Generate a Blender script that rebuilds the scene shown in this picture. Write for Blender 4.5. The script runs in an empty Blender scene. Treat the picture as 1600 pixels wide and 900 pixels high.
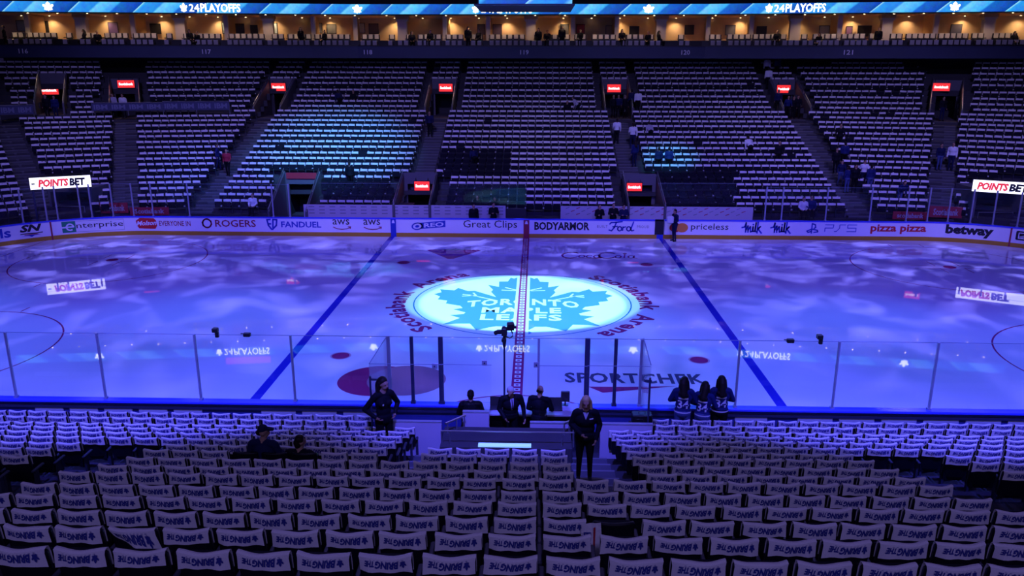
import bpy, math, random
import numpy as np
from mathutils import Vector, Matrix
random.seed(7)
rng = np.random.default_rng(7)
SC = bpy.context.scene
COL = SC.collection
PI = math.pi

# ------------------------------------------------------------------ camera
CAM = np.array([0.5226, -32.1426, 9.5744])
CR = np.array([0.99954609, 0.03009538, 0.00136968])
CU = np.array([-0.00941521, 0.26887044, 0.96313033])
CF = np.array([-0.02861751, 0.96270606, -0.26903175])
FPX = 1244.18
cam = bpy.data.cameras.new('camera')
cam.lens = FPX / 1600 * 36
cam.sensor_width = 36
cam.clip_end = 300
cam_o = bpy.data.objects.new('camera', cam)
COL.objects.link(cam_o)
cam_o.matrix_world = Matrix(((CR[0], CU[0], -CF[0], CAM[0]), (CR[1], CU[1], -CF[1], CAM[1]), (CR[2], CU[2], -CF[2], CAM[2]), (0, 0, 0, 1)))
SC.camera = cam_o


def ray(px, py):
    return CF + CR * (px - 800) / FPX - CU * (py - 450) / FPX


def atY(px, py, Y):
    d = ray(px, py)
    return CAM + d * (Y - CAM[1]) / d[1]


def atZ(px, py, Z=0.0):
    d = ray(px, py)
    return CAM + d * (Z - CAM[2]) / d[2]


def pix(p):
    v = np.asarray(p, float) - CAM
    d = v @ CF
    return 800 + FPX * (v @ CR) / d, 450 - FPX * (v @ CU) / d


# ------------------------------------------------------------------ world, exposure, light
SC.view_settings.view_transform = 'Standard'
SC.view_settings.look = 'None'
SC.view_settings.exposure = 0.0
SC.view_settings.gamma = 1.0
SC.view_settings.use_curve_mapping = False
world = bpy.data.worlds.new('arena_air')
SC.world = world
world.use_nodes = True
world.node_tree.nodes['Background'].inputs[0].default_value = (0.10, 0.075, 0.34, 1)
world.node_tree.nodes['Background'].inputs[1].default_value = 0.075


def spot(name, loc, target, power, color, angle, blend=0.3, radius=0.15, gobo=None):
    l = bpy.data.lights.new(name, 'SPOT')
    l.energy = power
    l.color = color
    l.spot_size = math.radians(angle)
    l.spot_blend = blend
    l.shadow_soft_size = radius
    o = bpy.data.objects.new(name, l)
    COL.objects.link(o)
    o.location = loc
    o.rotation_euler = (Vector(target) - Vector(loc)).to_track_quat('-Z', 'Y').to_euler()
    if gobo:
        scale, lo, hi, seed = gobo
        l.use_nodes = True
        nt = l.node_tree
        em = nt.nodes['Emission']
        geo = nt.nodes.new('ShaderNodeTexCoord')
        mp = nt.nodes.new('ShaderNodeMapping')
        mp.inputs['Location'].default_value = (seed * 3.7, seed * 1.3, seed)
        mp.inputs['Scale'].default_value = (scale, scale, 0.0)
        nz = nt.nodes.new('ShaderNodeTexNoise')
        nz.inputs['Scale'].default_value = 1.0
        nz.inputs['Detail'].default_value = 1.5
        nz.inputs['Distortion'].default_value = 0.6
        cr = nt.nodes.new('ShaderNodeValToRGB')
        cr.color_ramp.elements[0].position = lo
        cr.color_ramp.elements[1].position = hi
        cr.color_ramp.elements[0].color = (0, 0, 0, 1)
        cr.color_ramp.elements[1].color = (1, 1, 1, 1)
        nt.links.new(geo.outputs['Normal'], mp.inputs['Vector'])
        nt.links.new(mp.outputs[0], nz.inputs['Vector'])
        nt.links.new(nz.outputs[0], cr.inputs[0])
        nt.links.new(cr.outputs[0], em.inputs['Strength'])
    return o


def area(name, loc, target, power, color, sx, sy=None, spread=180):
    l = bpy.data.lights.new(name, 'AREA')
    l.shape = 'RECTANGLE'
    l.size = sx
    l.size_y = sy or sx
    l.energy = power
    l.color = color
    l.spread = math.radians(spread)
    o = bpy.data.objects.new(name, l)
    COL.objects.link(o)
    o.location = loc
    o.rotation_euler = (Vector(target) - Vector(loc)).to_track_quat('-Z', 'Y').to_euler()
    return o


# blue rig: the near truss lights the far half and the boards, the far truss lights the near half
BLUE = (0.10, 0.066, 1.0)
for x in (-22, -11, 0, 11, 22):
    spot('far_ice_wash', (x * 0.9, -19, 20), (x * 1.05, 5.5, 0), 18000, BLUE, 58, 1.0, 0.4)
    spot('near_ice_wash', (x * 0.9, 15, 20), (x * 1.18, -8.5, 0), 27500, (0.05, 0.165, 1.0), 39, 1.0, 0.4)
# pale moving-head patterns on the ice
for k, (x, y, tx, ty) in enumerate(((-24, 17, -9, -3), (24, 17, 10, -3), (-24, 15, -19, 4), (24, 15, 19, 4), (0, 17, 0, 6))):
    spot('pattern_spot', (x, y, 20), (tx, ty, 0), 20000, (0.24, 0.22, 1.0), 74, 0.7, 0.12, (13 + k, 0.54, 0.70, k + 1))
# the crest spots: white-cyan pool at centre ice
for x in (-13, 13):
    spot('crest_spot', (x, -2, 24), (0.0, 0.1, 0), 40000, (0.30, 0.86, 1.0), 17.5, 0.12, 0.05)
    spot('crest_halo', (x, -2, 24), (0.0, -1.0, 0), 7500, (0.10, 0.28, 1.0), 31, 1.0, 0.3)
# purple house wash on the stands
for x in (-26, -9, 9, 26):
    spot('stand_wash', (x * 0.8, -4, 24), (x, 22.5, 4), 19500, (0.33, 0.27, 1.0), 50, 1.0, 0.6)
    spot('near_stand_wash', (x * 0.6, 2, 24), (x * 0.55, -20, 3), 2600, (0.30, 0.20, 1.0), 48, 1.0, 0.6)
for x in (-12, 0, 12):
    area('upper_house_light', (x, -44, 21), (x * 0.7, -20, 3), 690, (0.36, 0.31, 1.0), 6, 2)
for x in (-12, 12):
    spot('front_row_wash', (x, -3, 22), (x * 0.9, -15.0, 1.2), 12000, (0.10, 0.13, 1.0), 30, 1.0, 0.4)
for x in (-17, -9, 0, 9, 17):
    spot('box_wash', (x, -24, 17), (x, -13.9, 1.0), 29000, (0.09, 0.085, 1.0), 34, 1.0, 0.4)
# two coloured beams that stray onto the far seats
spot('left_beam', (-6, -2, 22), (-13.0, 21.5, 4.0), 80000, (0.09, 0.45, 1.0), 24, 1.0, 0.3)
spot('left_beam_edge', (-6, -2, 22), (-19.5, 18.0, 3.0), 24000, (0.08, 0.24, 1.0), 20, 1.0, 0.3)
spot('right_beam', (4, 0, 22), (9.2, 20.6, 3.9), 42000, (0.06, 0.60, 1.0), 9.5, 1.0, 0.1)


# ------------------------------------------------------------------ materials
def mat(name, color, rough=0.6, metal=0.0, emit=None, estr=1.0, spec=0.5, noise=None, coat=0.0, coat_rough=0.05):
    m = bpy.data.materials.new(name)
    m.use_nodes = True
    nt = m.node_tree
    b = nt.nodes['Principled BSDF']
    b.inputs['Base Color'].default_value = (*color, 1)
    b.inputs['Roughness'].default_value = rough
    b.inputs['Metallic'].default_value = metal
    b.inputs['Specular IOR Level'].default_value = spec
    if coat:
        b.inputs['Coat Weight'].default_value = coat
        b.inputs['Coat Roughness'].default_value = coat_rough
        b.inputs['Coat IOR'].default_value = 1.33
    if emit:
        b.inputs['Emission Color'].default_value = (*emit, 1)
        b.inputs['Emission Strength'].default_value = estr
    if noise:
        sc, amt = noise
        tc = nt.nodes.new('ShaderNodeTexCoord')
        nz = nt.nodes.new('ShaderNodeTexNoise')
        nz.inputs['Scale'].default_value = sc
        nz.inputs['Detail'].default_value = 3
        mx = nt.nodes.new('ShaderNodeMix')
        mx.data_type = 'RGBA'
        mx.inputs['A'].default_value = tuple(c * (1 - amt) for c in color) + (1,)
        mx.inputs['B'].default_value = tuple(min(1, c * (1 + amt)) for c in color) + (1,)
        nt.links.new(tc.outputs['Object'], nz.inputs['Vector'])
        nt.links.new(nz.outputs[0], mx.inputs['Factor'])
        nt.links.new(mx.outputs['Result'], b.inputs['Base Color'])
    return m


def ice_paint(name, color):
    return mat(name, color, 0.45, spec=0.0, coat=1.0, coat_rough=0.02)


M = {}
M['ice'] = mat('ice', (0.80, 0.82, 0.86), 0.5, spec=0.0, noise=(0.35, 0.06), coat=1.0, coat_rough=0.02)
for n, c in dict(red=(0.36, 0.035, 0.16), blue=(0.03, 0.035, 0.50), white=(0.85, 0.88, 0.9), leaf=(0.09, 0.27, 0.60), black=(0.09, 0.10, 0.17), orange=(0.40, 0.22, 0.30),
                 ring=(0.03, 0.20, 0.42), pink=(0.60, 0.40, 0.48), green=(0.04, 0.2, 0.1)).items():
    M['ice_' + n] = ice_paint('ice_paint_' + n, c)
M['board'] = mat('board_white', (0.86, 0.86, 0.87), 0.35, noise=(0.8, 0.03))
M['kick'] = mat('kick_plate_yellow', (0.50, 0.27, 0.02), 0.4, noise=(3, 0.1))
M['cap'] = mat('cap_rail_blue', (0.05, 0.07, 0.75), 0.35)
M['navy'] = mat('board_back_navy', (0.03, 0.04, 0.22), 0.5, noise=(2, 0.15))
M['backpanel'] = mat('board_back_panel', (0.45, 0.46, 0.52), 0.5, noise=(2, 0.1))
for n, c in dict(black=(0.012, 0.012, 0.02), red=(0.62, 0.02, 0.03), dred=(0.33, 0.02, 0.05), blue=(0.02, 0.05, 0.45), grey=(0.2, 0.2, 0.24), green=(0.02, 0.28, 0.14), white=(0.85, 0.85, 0.87), orange=(0.8, 0.28, 0.05)).items():
    M['ad_' + n] = mat('advert_' + n, c, 0.45)
M['steel'] = mat('brushed_steel', (0.55, 0.56, 0.60), 0.3, 0.9, noise=(20, 0.08))
M['post'] = mat('stanchion_aluminium', (0.42, 0.44, 0.52), 0.4, 0.5, noise=(12, 0.08))
M['blackpost'] = mat('black_post', (0.035, 0.038, 0.09), 0.4, 0.2)
M['concrete'] = mat('stand_concrete', (0.030, 0.029, 0.038), 0.85, noise=(1.5, 0.3))
M['stair'] = mat('stair_concrete', (0.055, 0.055, 0.07), 0.8, noise=(2.5, 0.25))
M['nosing'] = mat('stair_nosing', (0.13, 0.13, 0.15), 0.7)
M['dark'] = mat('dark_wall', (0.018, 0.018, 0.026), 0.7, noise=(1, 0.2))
M['fascia'] = mat('fascia_blue', (0.025, 0.032, 0.08), 0.55, noise=(0.8, 0.2))
M['parapet'] = mat('parapet_grey', (0.085, 0.08, 0.105), 0.7, noise=(2, 0.15))
M['seat'] = mat('seat_plastic', (0.005, 0.005, 0.011), 0.5, spec=0.25, noise=(8, 0.2))
M['seatcloth'] = mat('seat_cushion', (0.007, 0.007, 0.015), 0.8, spec=0.1, noise=(60, 0.2))
M['arm'] = mat('seat_standard', (0.03, 0.034, 0.055), 0.5, spec=0.25)
M['cup'] = mat('cup_holder_grey', (0.45, 0.45, 0.47), 0.5)
M['towel'] = mat('towel_cotton', (0.62, 0.58, 0.62), 0.95, spec=0.1, noise=(90, 0.10))
M['print'] = mat('towel_print_blue', (0.03, 0.035, 0.22), 0.95, spec=0.1)
M['wallwhite'] = mat('low_wall_panel', (0.42, 0.38, 0.48), 0.55, noise=(1.2, 0.05))
M['tan'] = mat('suite_wall_tan', (0.56, 0.41, 0.25), 0.7, noise=(0.7, 0.12))
M['wood'] = mat('suite_wood', (0.42, 0.25, 0.12), 0.5, noise=(5, 0.2))
M['pale'] = mat('column_plaster', (0.46, 0.40, 0.36), 0.7, noise=(2, 0.06))
M['black'] = mat('black_plastic', (0.012, 0.012, 0.015), 0.45)
M['lamp'] = mat('downlight_glow', (1, 0.8, 0.5), 0.5, emit=(1, 0.72, 0.38), estr=14)
M['redled'] = mat('red_led_face', (0.6, 0.02, 0.02), 0.5, emit=(1.0, 0.035, 0.03), estr=0.95)
M['whiteled'] = mat('white_led', (1, 1, 1), 0.5, emit=(1, 1, 1), estr=1.6)
M['ribbonletter'] = mat('ribbon_letter_glow', (1, 1, 1), 0.5, emit=(0.95, 0.98, 1), estr=4.5)
M['signwhite'] = mat('sign_white_glow', (1, 1, 1), 0.5, emit=(0.95, 0.96, 1), estr=1.9)
M['signred'] = mat('sign_red_letter', (0.7, 0.02, 0.03), 0.5, emit=(0.9, 0.05, 0.08), estr=0.7)
M['signblack'] = mat('sign_black_letter', (0.01, 0.01, 0.02), 0.5)
M['number'] = mat('pale_number', (0.75, 0.75, 0.80), 0.6)
M['redpanel'] = mat('red_panel', (0.36, 0.015, 0.03), 0.6)
M['glow_panel'] = mat('pale_light_strip', (0.5, 0.8, 0.9), 0.5, emit=(0.25, 0.55, 0.75), estr=0.9)


def glass(name, tint=(0.93, 0.95, 0.98), refl=1.0):
    m = bpy.data.materials.new(name)
    m.use_nodes = True
    nt = m.node_tree
    nt.nodes.remove(nt.nodes['Principled BSDF'])
    out = nt.nodes['Material Output']
    tr = nt.nodes.new('ShaderNodeBsdfTransparent')
    tr.inputs[0].default_value = (*tint, 1)
    gl = nt.nodes.new('ShaderNodeBsdfGlossy')
    gl.inputs['Roughness'].default_value = 0.03
    fr = nt.nodes.new('ShaderNodeFresnel')
    fr.inputs[0].default_value = 1.45
    mul = nt.nodes.new('ShaderNodeMath')
    mul.operation = 'MULTIPLY'
    mul.inputs[1].default_value = refl
    mx = nt.nodes.new('ShaderNodeMixShader')
    nt.links.new(fr.outputs[0], mul.inputs[0])
    nt.links.new(mul.outputs[0], mx.inputs[0])
    nt.links.new(tr.outputs[0], mx.inputs[1])
    nt.links.new(gl.outputs[0], mx.inputs[2])
    nt.links.new(mx.outputs[0], out.inputs[0])
    return m


M['glass'] = glass('rink_glass', (0.985, 0.988, 0.995), 0.5)
M['glass_edge'] = mat('glass_edge', (0.25, 0.30, 0.42), 0.3)


def led_material():
    """LED picture: blue ice texture crossed by slanting pale and dark bands."""
    m = bpy.data.materials.new('ribbon_led_picture')
    m.use_nodes = True
    nt = m.node_tree
    b = nt.nodes['Principled BSDF']
    b.inputs['Base Color'].default_value = (0.01, 0.02, 0.05, 1)
    tc = nt.nodes.new('ShaderNodeTexCoord')
    mp = nt.nodes.new('ShaderNodeMapping')
    mp.inputs['Scale'].default_value = (0.22, 0.22, -0.26)
    sp = nt.nodes.new('ShaderNodeSeparateXYZ')
    ad = nt.nodes.new('ShaderNodeMath')
    ad.operation = 'ADD'
    fr = nt.nodes.new('ShaderNodeMath')
    fr.operation = 'FRACT'
    wv = nt.nodes.new('ShaderNodeValToRGB')
    els = wv.color_ramp.elements
    els[0].position = 0.0
    els[0].color = (0.35, 0.85, 1.0, 1)
    els[1].position = 1.0
    els[1].color = (0.0, 0.06, 0.42, 1)
    for p, c in ((0.04, (0.03, 0.33, 0.90, 1)), (0.30, (0.02, 0.24, 0.80, 1)), (0.34, (0.16, 0.62, 0.98, 1)), (0.62, (0.05, 0.42, 0.95, 1)), (0.66, (0.01, 0.14, 0.62, 1)), (0.88, (0.01, 0.09, 0.50, 1))):
        e = els.new(p)
        e.color = c
    nz = nt.nodes.new('ShaderNodeTexNoise')
    nz.inputs['Scale'].default_value = 2.6
    nz.inputs['Detail'].default_value = 8
    nz.inputs['Roughness'].default_value = 0.75
    mx = nt.nodes.new('ShaderNodeMix')
    mx.data_type = 'RGBA'
    mx.blend_type = 'OVERLAY'
    mx.inputs['Factor'].default_value = 1.0
    nt.links.new(tc.outputs['Object'], mp.inputs['Vector'])
    nt.links.new(mp.outputs[0], sp.inputs[0])
    nt.links.new(sp.outputs[0], ad.inputs[0])
    nt.links.new(sp.outputs[2], ad.inputs[1])
    ad2 = ad
    nt.links.new(ad2.outputs[0], fr.inputs[0])
    nt.links.new(fr.outputs[0], wv.inputs[0])
    nt.links.new(tc.outputs['Object'], nz.inputs['Vector'])
    nt.links.new(wv.outputs[0], mx.inputs['A'])
    nt.links.new(nz.outputs['Color'], mx.inputs['B'])
    hs = nt.nodes.new('ShaderNodeHueSaturation')
    hs.inputs['Saturation'].default_value = 1.0
    nt.links.new(mx.outputs['Result'], hs.inputs['Color'])
    nt.links.new(hs.outputs[0], b.inputs['Emission Color'])
    b.inputs['Emission Strength'].default_value = 1.0
    return m


M['led'] = led_material()


# ------------------------------------------------------------------ mesh helpers
class MB:
    """Collects shapes; build() links them as one mesh object."""

    def __init__(self):
        self.v, self.f, self.mi, self.mats = [], [], [], []

    def m(self, material):
        if material not in self.mats:
            self.mats.append(material)
        return self.mats.index(material)

    def add(self, verts, faces, material):
        k = len(self.v)
        i = self.m(material)
        self.v.extend(tuple(map(float, p)) for p in verts)
        for f in faces:
            self.f.append(tuple(a + k for a in f))
            self.mi.append(i)
        return self

    def box(self, lo, hi, material, bevel=0.0):
        (a, b, c), (d, e, f) = lo, hi
        if bevel <= 0:
            vs = [(a, b, c), (d, b, c), (d, e, c), (a, e, c), (a, b, f), (d, b, f), (d, e, f), (a, e, f)]
            fs = [(0, 3, 2, 1), (4, 5, 6, 7), (0, 1, 5, 4), (1, 2, 6, 5), (2, 3, 7, 6), (3, 0, 4, 7)]
            return self.add(vs, fs, material)
        t = bevel
        vs = []
        for z, s in ((c, t), (c + t, 0), (f - t, 0), (f, t)):
            for x, y in ((a + s + t, b + s), (d - s - t, b + s), (d - s, b + s + t), (d - s, e - s - t), (d - s - t, e - s), (a + s + t, e - s), (a + s, e - s - t), (a + s, b + s + t)):
                vs.append((x, y, z))
        fs = [tuple(range(7, -1, -1)), tuple(range(24, 32))]
        for r in range(3):
            for k in range(8):
                n = (k + 1) % 8
                fs.append((r * 8 + k, r * 8 + n, r * 8 + 8 + n, r * 8 + 8 + k))
        return self.add(vs, fs, material)

    def obox(self, centre, size, material, rz=0.0, rx=0.0):
        """Box turned about its centre."""
        Mx = Matrix.Rotation(rz, 3, 'Z') @ Matrix.Rotation(rx, 3, 'X')
        hx, hy, hz = (s / 2 for s in size)
        vs = [Vector(centre) + Mx @ Vector((x, y, z)) for z in (-hz, hz) for x, y in ((-hx, -hy), (hx, -hy), (hx, hy), (-hx, hy))]
        fs = [(0, 3, 2, 1), (4, 5, 6, 7), (0, 1, 5, 4), (1, 2, 6, 5), (2, 3, 7, 6), (3, 0, 4, 7)]
        return self.add(vs, fs, material)

    def tube(self, pts, r, material, n=8, closed=False):
        pts = [np.asarray(p, float) for p in pts]
        rs = r if isinstance(r, (list, tuple)) else [r] * len(pts)
        rings = []
        up = np.array([0, 0, 1.0])
        for i, p in enumerate(pts):
            a = pts[max(0, i - 1)]
            b = pts[min(len(pts) - 1, i + 1)]
            t = (b - a) / (np.linalg.norm(b - a) + 1e-9)
            h = up if abs(t @ up) < 0.95 else np.array([1.0, 0, 0])
            u = np.cross(t, h)
            u /= np.linalg.norm(u)
            w = np.cross(u, t)
            rings.append([p + rs[i] * (math.cos(q) * u + math.sin(q) * w) for q in np.linspace(0, 2 * PI, n, endpoint=False)])
        vs = [q for rg in rings for q in rg]
        fs = []
        for i in range(len(pts) - 1):
            for k in range(n):
                m = (k + 1) % n
                fs.append((i * n + k, i * n + m, (i + 1) * n + m, (i + 1) * n + k))
        fs.append(tuple(range(n - 1, -1, -1)))
        fs.append(tuple((len(pts) - 1) * n + k for k in range(n)))
        return self.add(vs, fs, material)

    def ball(self, c, rad, material, nu=12, nv=8):
        rx, ry, rz = rad if isinstance(rad, (tuple, list)) else (rad,) * 3
        vs = [(c[0], c[1], c[2] - rz)]
        for j in range(1, nv):
            a = -PI / 2 + PI * j / nv
            for i in range(nu):
                b = 2 * PI * i / nu
                vs.append((c[0] + rx * math.cos(a) * math.cos(b), c[1] + ry * math.cos(a) * math.sin(b), c[2] + rz * math.sin(a)))
        vs.append((c[0], c[1], c[2] + rz))
        fs = [(0, 1 + (i + 1) % nu, 1 + i) for i in range(nu)]
        for j in range(nv - 2):
            for i in range(nu):
                n = (i + 1) % nu
                fs.append((1 + j * nu + i, 1 + j * nu + n, 1 + (j + 1) * nu + n, 1 + (j + 1) * nu + i))
        t = len(vs) - 1
        fs += [(t, 1 + (nv - 2) * nu + i, 1 + (nv - 2) * nu + (i + 1) % nu) for i in range(nu)]
        return self.add(vs, fs, material)

    def quad(self, a, b, c, d, material):
        return self.add([a, b, c, d], [(0, 1, 2, 3)], material)

    def prism(self, poly, fn, d0, d1, material):
        """A 2-D outline, fn(x, y, depth) -> point, between two depths."""
        n = len(poly)
        vs = [fn(x, y, d0) for x, y in poly] + [fn(x, y, d1) for x, y in poly]
        fs = [tuple(range(n)), tuple(range(2 * n - 1, n - 1, -1))] + [(i, n + i, n + (i + 1) % n, (i + 1) % n) for i in range(n)]
        return self.add(vs, fs, material)

    def mesh(self, name, smooth=False):
        me = bpy.data.meshes.new(name)
        me.from_pydata(self.v, [], self.f)
        for m_ in self.mats:
            me.materials.append(m_)
        me.polygons.foreach_set('material_index', self.mi)
        if smooth:
            me.polygons.foreach_set('use_smooth', [True] * len(self.f))
        me.update()
        return me

    def build(self, name, parent=None, smooth=False):
        return link(name, self.mesh(name, smooth), parent)


def link(name, data, parent=None, loc=None, rz=None):
    o = bpy.data.objects.new(name, data)
    COL.objects.link(o)
    if parent is not None:
        o.parent = parent
    if loc is not None:
        o.location = loc
    if rz is not None:
        o.rotation_euler = (0, 0, rz)
    return o


def tag(o, label=None, cat=None, group=None, kind=None):
    for k, v in (('label', label), ('category', cat), ('group', group), ('kind', kind)):
        if v:
            o[k] = v
    return o


def empty(name, loc=(0, 0, 0), rz=0.0):
    o = bpy.data.objects.new(name, None)
    o.empty_display_size = 0.2
    COL.objects.link(o)
    o.location = tuple(map(float, loc))
    o.rotation_euler = (0, 0, rz)
    return o


def copy_tree(o, parent=None):
    c = o.copy()
    COL.objects.link(c)
    if parent is not None:
        c.parent = parent
    for ch in KIDS.get(o.name, []):
        copy_tree(ch, c)
    return c


KIDS = {}


def remember(root, *kids):
    KIDS[root.name] = list(kids)


ONES = ['', 'first', 'second', 'third', 'fourth', 'fifth', 'sixth', 'seventh', 'eighth', 'ninth', 'tenth', 'eleventh', 'twelfth', 'thirteenth', 'fourteenth', 'fifteenth', 'sixteenth', 'seventeenth', 'eighteenth', 'nineteenth']
TENS = {2: 'twent', 3: 'thirt', 4: 'fort', 5: 'fift'}


def nth(n):
    if n < 20:
        return ONES[n]
    t, u = divmod(n, 10)
    return TENS[t] + ('ieth' if u == 0 else 'y-' + ONES[u])


_text = {}


def text_geo(s, bold=0.0, shear=0.0, space=1.0):
    """Letter outlines as triangles, fitted to the unit square."""
    key = (s, bold, shear, space)
    if key in _text:
        return _text[key]
    cu = bpy.data.curves.new('lettering', 'FONT')
    cu.body = s
    cu.resolution_u = 2
    cu.offset = bold
    cu.shear = shear
    cu.space_character = space
    ob = bpy.data.objects.new('lettering', cu)
    COL.objects.link(ob)
    dg = bpy.context.evaluated_depsgraph_get()
    ev = ob.evaluated_get(dg)
    me = ev.to_mesh()
    vs = np.array([v.co[:2] for v in me.vertices], float)
    fs = [tuple(p.vertices) for p in me.polygons]
    ev.to_mesh_clear()
    bpy.data.objects.remove(ob)
    bpy.data.curves.remove(cu)
    lo, hi = vs.min(0), vs.max(0)
    asp = (hi[0] - lo[0]) / (hi[1] - lo[1])
    vs = (vs - lo) / (hi - lo)
    _text[key] = (vs, fs, asp)
    return _text[key]


def lay_text(mb, s, fn, material, bold=0.0, shear=0.0, space=1.0):
    vs, fs, _a = text_geo(s, bold, shear, space)
    mb.add([fn(a, b) for a, b in vs], fs, material)


def lay_poly(mb, poly, fn, material):
    mb.add([fn(a, b) for a, b in poly], [tuple(range(len(poly)))], material)


def stroke(pts, w):
    """Outline quads of a pen stroke in 2-D: returns a list of 4-point polygons."""
    out = []
    pts = [np.asarray(p, float) for p in pts]
    for a, b in zip(pts[:-1], pts[1:]):
        t = b - a
        L = np.linalg.norm(t) + 1e-9
        t = t / L
        n = np.array([-t[1], t[0]]) * w / 2
        a2, b2 = a - t * w * 0.3, b + t * w * 0.3
        out.append([a2 - n, b2 - n, b2 + n, a2 + n])
    return out


def arc2(cx, cy, r, a0, a1, n, ry=None):
    return [(cx + r * math.cos(math.radians(a)), cy + (ry or r) * math.sin(math.radians(a))) for a in np.linspace(a0, a1, n)]


# maple-leaf crest outline, right half traced from top to stem, mirrored (unit: x -1..1, y -1..1)
_HALF = [(0.0, 1.0), (0.072, 0.957), (0.128, 0.892), (0.173, 0.93), (0.205, 0.77), (0.314, 0.759), (0.305, 0.549), (0.447, 0.622), (0.372, 0.43), (0.391, 0.352), (0.319, 0.158), (0.59, 0.384), (0.673, 0.373), (0.806, 0.49), (0.841, 0.398), (1.022, 0.43), (0.99, 0.318), (1.071, 0.244), (0.985, 0.16), (0.999, 0.056), (0.881, 0.016), (0.886, -0.085), (0.71, -0.159), (0.676, -0.235), (0.779, -0.276), (0.629, -0.375), (0.645, -0.428), (0.793, -0.462), (0.675, -0.549), (0.839, -0.748), (0.7, -0.722), (0.546, -0.717), (0.465, -0.904), (0.343, -0.821), (0.263, -0.784), (0.145, -0.788), (0.069, -0.897), (0.114, -0.957), (0.077, -1.0)]
LEAF = _HALF + [(-x, y) for x, y in _HALF[::-1] if x > 0]

# ------------------------------------------------------------------ rink outline
HW, HL, CR_ = 12.954, 30.48, 8.534
SX, CY_ = HL - CR_, HW - CR_


def bp(s, z, off=0.0):
    """Point on the far boards: s runs along them (x on the straight), off = into the rink."""
    if abs(s) <= SX:
        return (s, HW - off, z)
    th = (abs(s) - SX) / CR_
    r = CR_ - off
    x = SX + r * math.sin(th)
    return (math.copysign(x, s), CY_ + r * math.cos(th), z)


def s_at(px, z=0.6):
    lo, hi = -SX - CR_ * 1.5, SX + CR_ * 1.5
    for _ in range(50):
        m = (lo + hi) / 2
        if pix(bp(m, z))[0] < px:
            lo = m
        else:
            hi = m
    return (lo + hi) / 2


def ribbon_strip(mb, s0, s1, z0, z1, off0, off1, material, step=0.6):
    n = max(1, int(math.ceil((s1 - s0) / step)))
    ss = np.linspace(s0, s1, n + 1)
    vs = []
    for s in ss:
        vs += [bp(s, z0, off0), bp(s, z1, off0), bp(s, z1, off1), bp(s, z0, off1)]
    fs = []
    for i in range(n):
        a, b = i * 4, i * 4 + 4
        for k in range(4):
            m = (k + 1) % 4
            fs.append((a + k, a + m, b + m, b + k))
    fs += [(0, 1, 2, 3), (n * 4 + 3, n * 4 + 2, n * 4 + 1, n * 4)]
    mb.add(vs, fs, material)


# ------------------------------------------------------------------ ice sheet and its markings
outline = [bp(s, 0)[:2] for s in np.linspace(-SX - CR_ * PI / 2, -SX, 20)] + [bp(s, 0)[:2] for s in np.linspace(SX, SX + CR_ * PI / 2, 20)]
outline = outline + [(x, -y) for x, y in outline[::-1]]
mb = MB()
mb.add([(x, y, 0.0) for x, y in outline] + [(x, y, -0.06) for x, y in outline],
       [tuple(range(len(outline)))[::-1], tuple(range(len(outline), 2 * len(outline)))] + [(i, (i + 1) % len(outline), len(outline) + (i + 1) % len(outline), len(outline) + i) for i in range(len(outline))], M['ice'])
ice = tag(mb.build('floor_ice'), 'white ice sheet of the rink under blue light', 'ice floor', kind='structure')


def on_ice(z):
    return lambda x, y: (x, y, z)


def ring(mb, cx, cy, r, w, material, z, a0=0, a1=360, n=72):
    aa = [math.radians(a) for a in np.linspace(a0, a1, n + 1)]
    vs = []
    for a in aa:
        vs += [(cx + (r - w / 2) * math.cos(a), cy + (r - w / 2) * math.sin(a), z), (cx + (r + w / 2) * math.cos(a), cy + (r + w / 2) * math.sin(a), z)]
    mb.add(vs, [(2 * i, 2 * i + 1, 2 * i + 3, 2 * i + 2) for i in range(n)], material)


def disc(mb, cx, cy, r, material, z, n=40, ry=None):
    mb.add([(cx + r * math.cos(a), cy + (ry or r) * math.sin(a), z) for a in np.linspace(0, 2 * PI, n, endpoint=False)], [tuple(range(n))], material)


def rect(mb, x0, y0, x1, y1, material, z):
    mb.add([(x0, y0, z), (x1, y0, z), (x1, y1, z), (x0, y1, z)], [(0, 1, 2, 3)], material)


for s in (-1, 1):
    mb = MB()
    rect(mb, s * 7.772 - 0.15, -HW + 0.01, s * 7.772 + 0.15, HW - 0.01, M['ice_blue'], 0.002)
    mb.build('blue_line', ice)
    mb = MB()
    yg = CY_ + math.sqrt(CR_ ** 2 - (27.13 - SX) ** 2)
    rect(mb, s * 27.13 - 0.025, -yg, s * 27.13 + 0.025, yg, M['ice_red'], 0.002)
    mb.build('goal_line', ice)
    for t in (-1, 1):
        mb = MB()
        cx, cy = s * 21.03, t * 6.706
        ring(mb, cx, cy, 4.572, 0.06, M['ice_red'], 0.002)
        disc(mb, cx, cy, 0.30, M['ice_red'], 0.002)
        for a in (-1, 1):
            for b in (-1, 1):
                rect(mb, cx + a * 0.6, cy + b * 0.23 - 0.025, cx + a * 1.8, cy + b * 0.23 + 0.025, M['ice_red'], 0.002)
                rect(mb, cx + a * 0.6 - 0.025, cy + b * 0.23, cx + a * 0.6 + 0.025, cy + b * 1.15, M['ice_red'], 0.002)
                rect(mb, cx + a * 0.86 - 0.025, cy + b * 4.6, cx + a * 0.86 + 0.025, cy + b * 5.2, M['ice_red'], 0.002)
        mb.build('faceoff_circle', ice)
        mb = MB()
        disc(mb, s * 6.096, t * 6.706, 0.305, M['ice_red'], 0.002)
        ring(mb, s * 6.096, t * 6.706, 0.335, 0.04, M['ice_pink'], 0.003)
        mb.build('faceoff_dot', ice)

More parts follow.
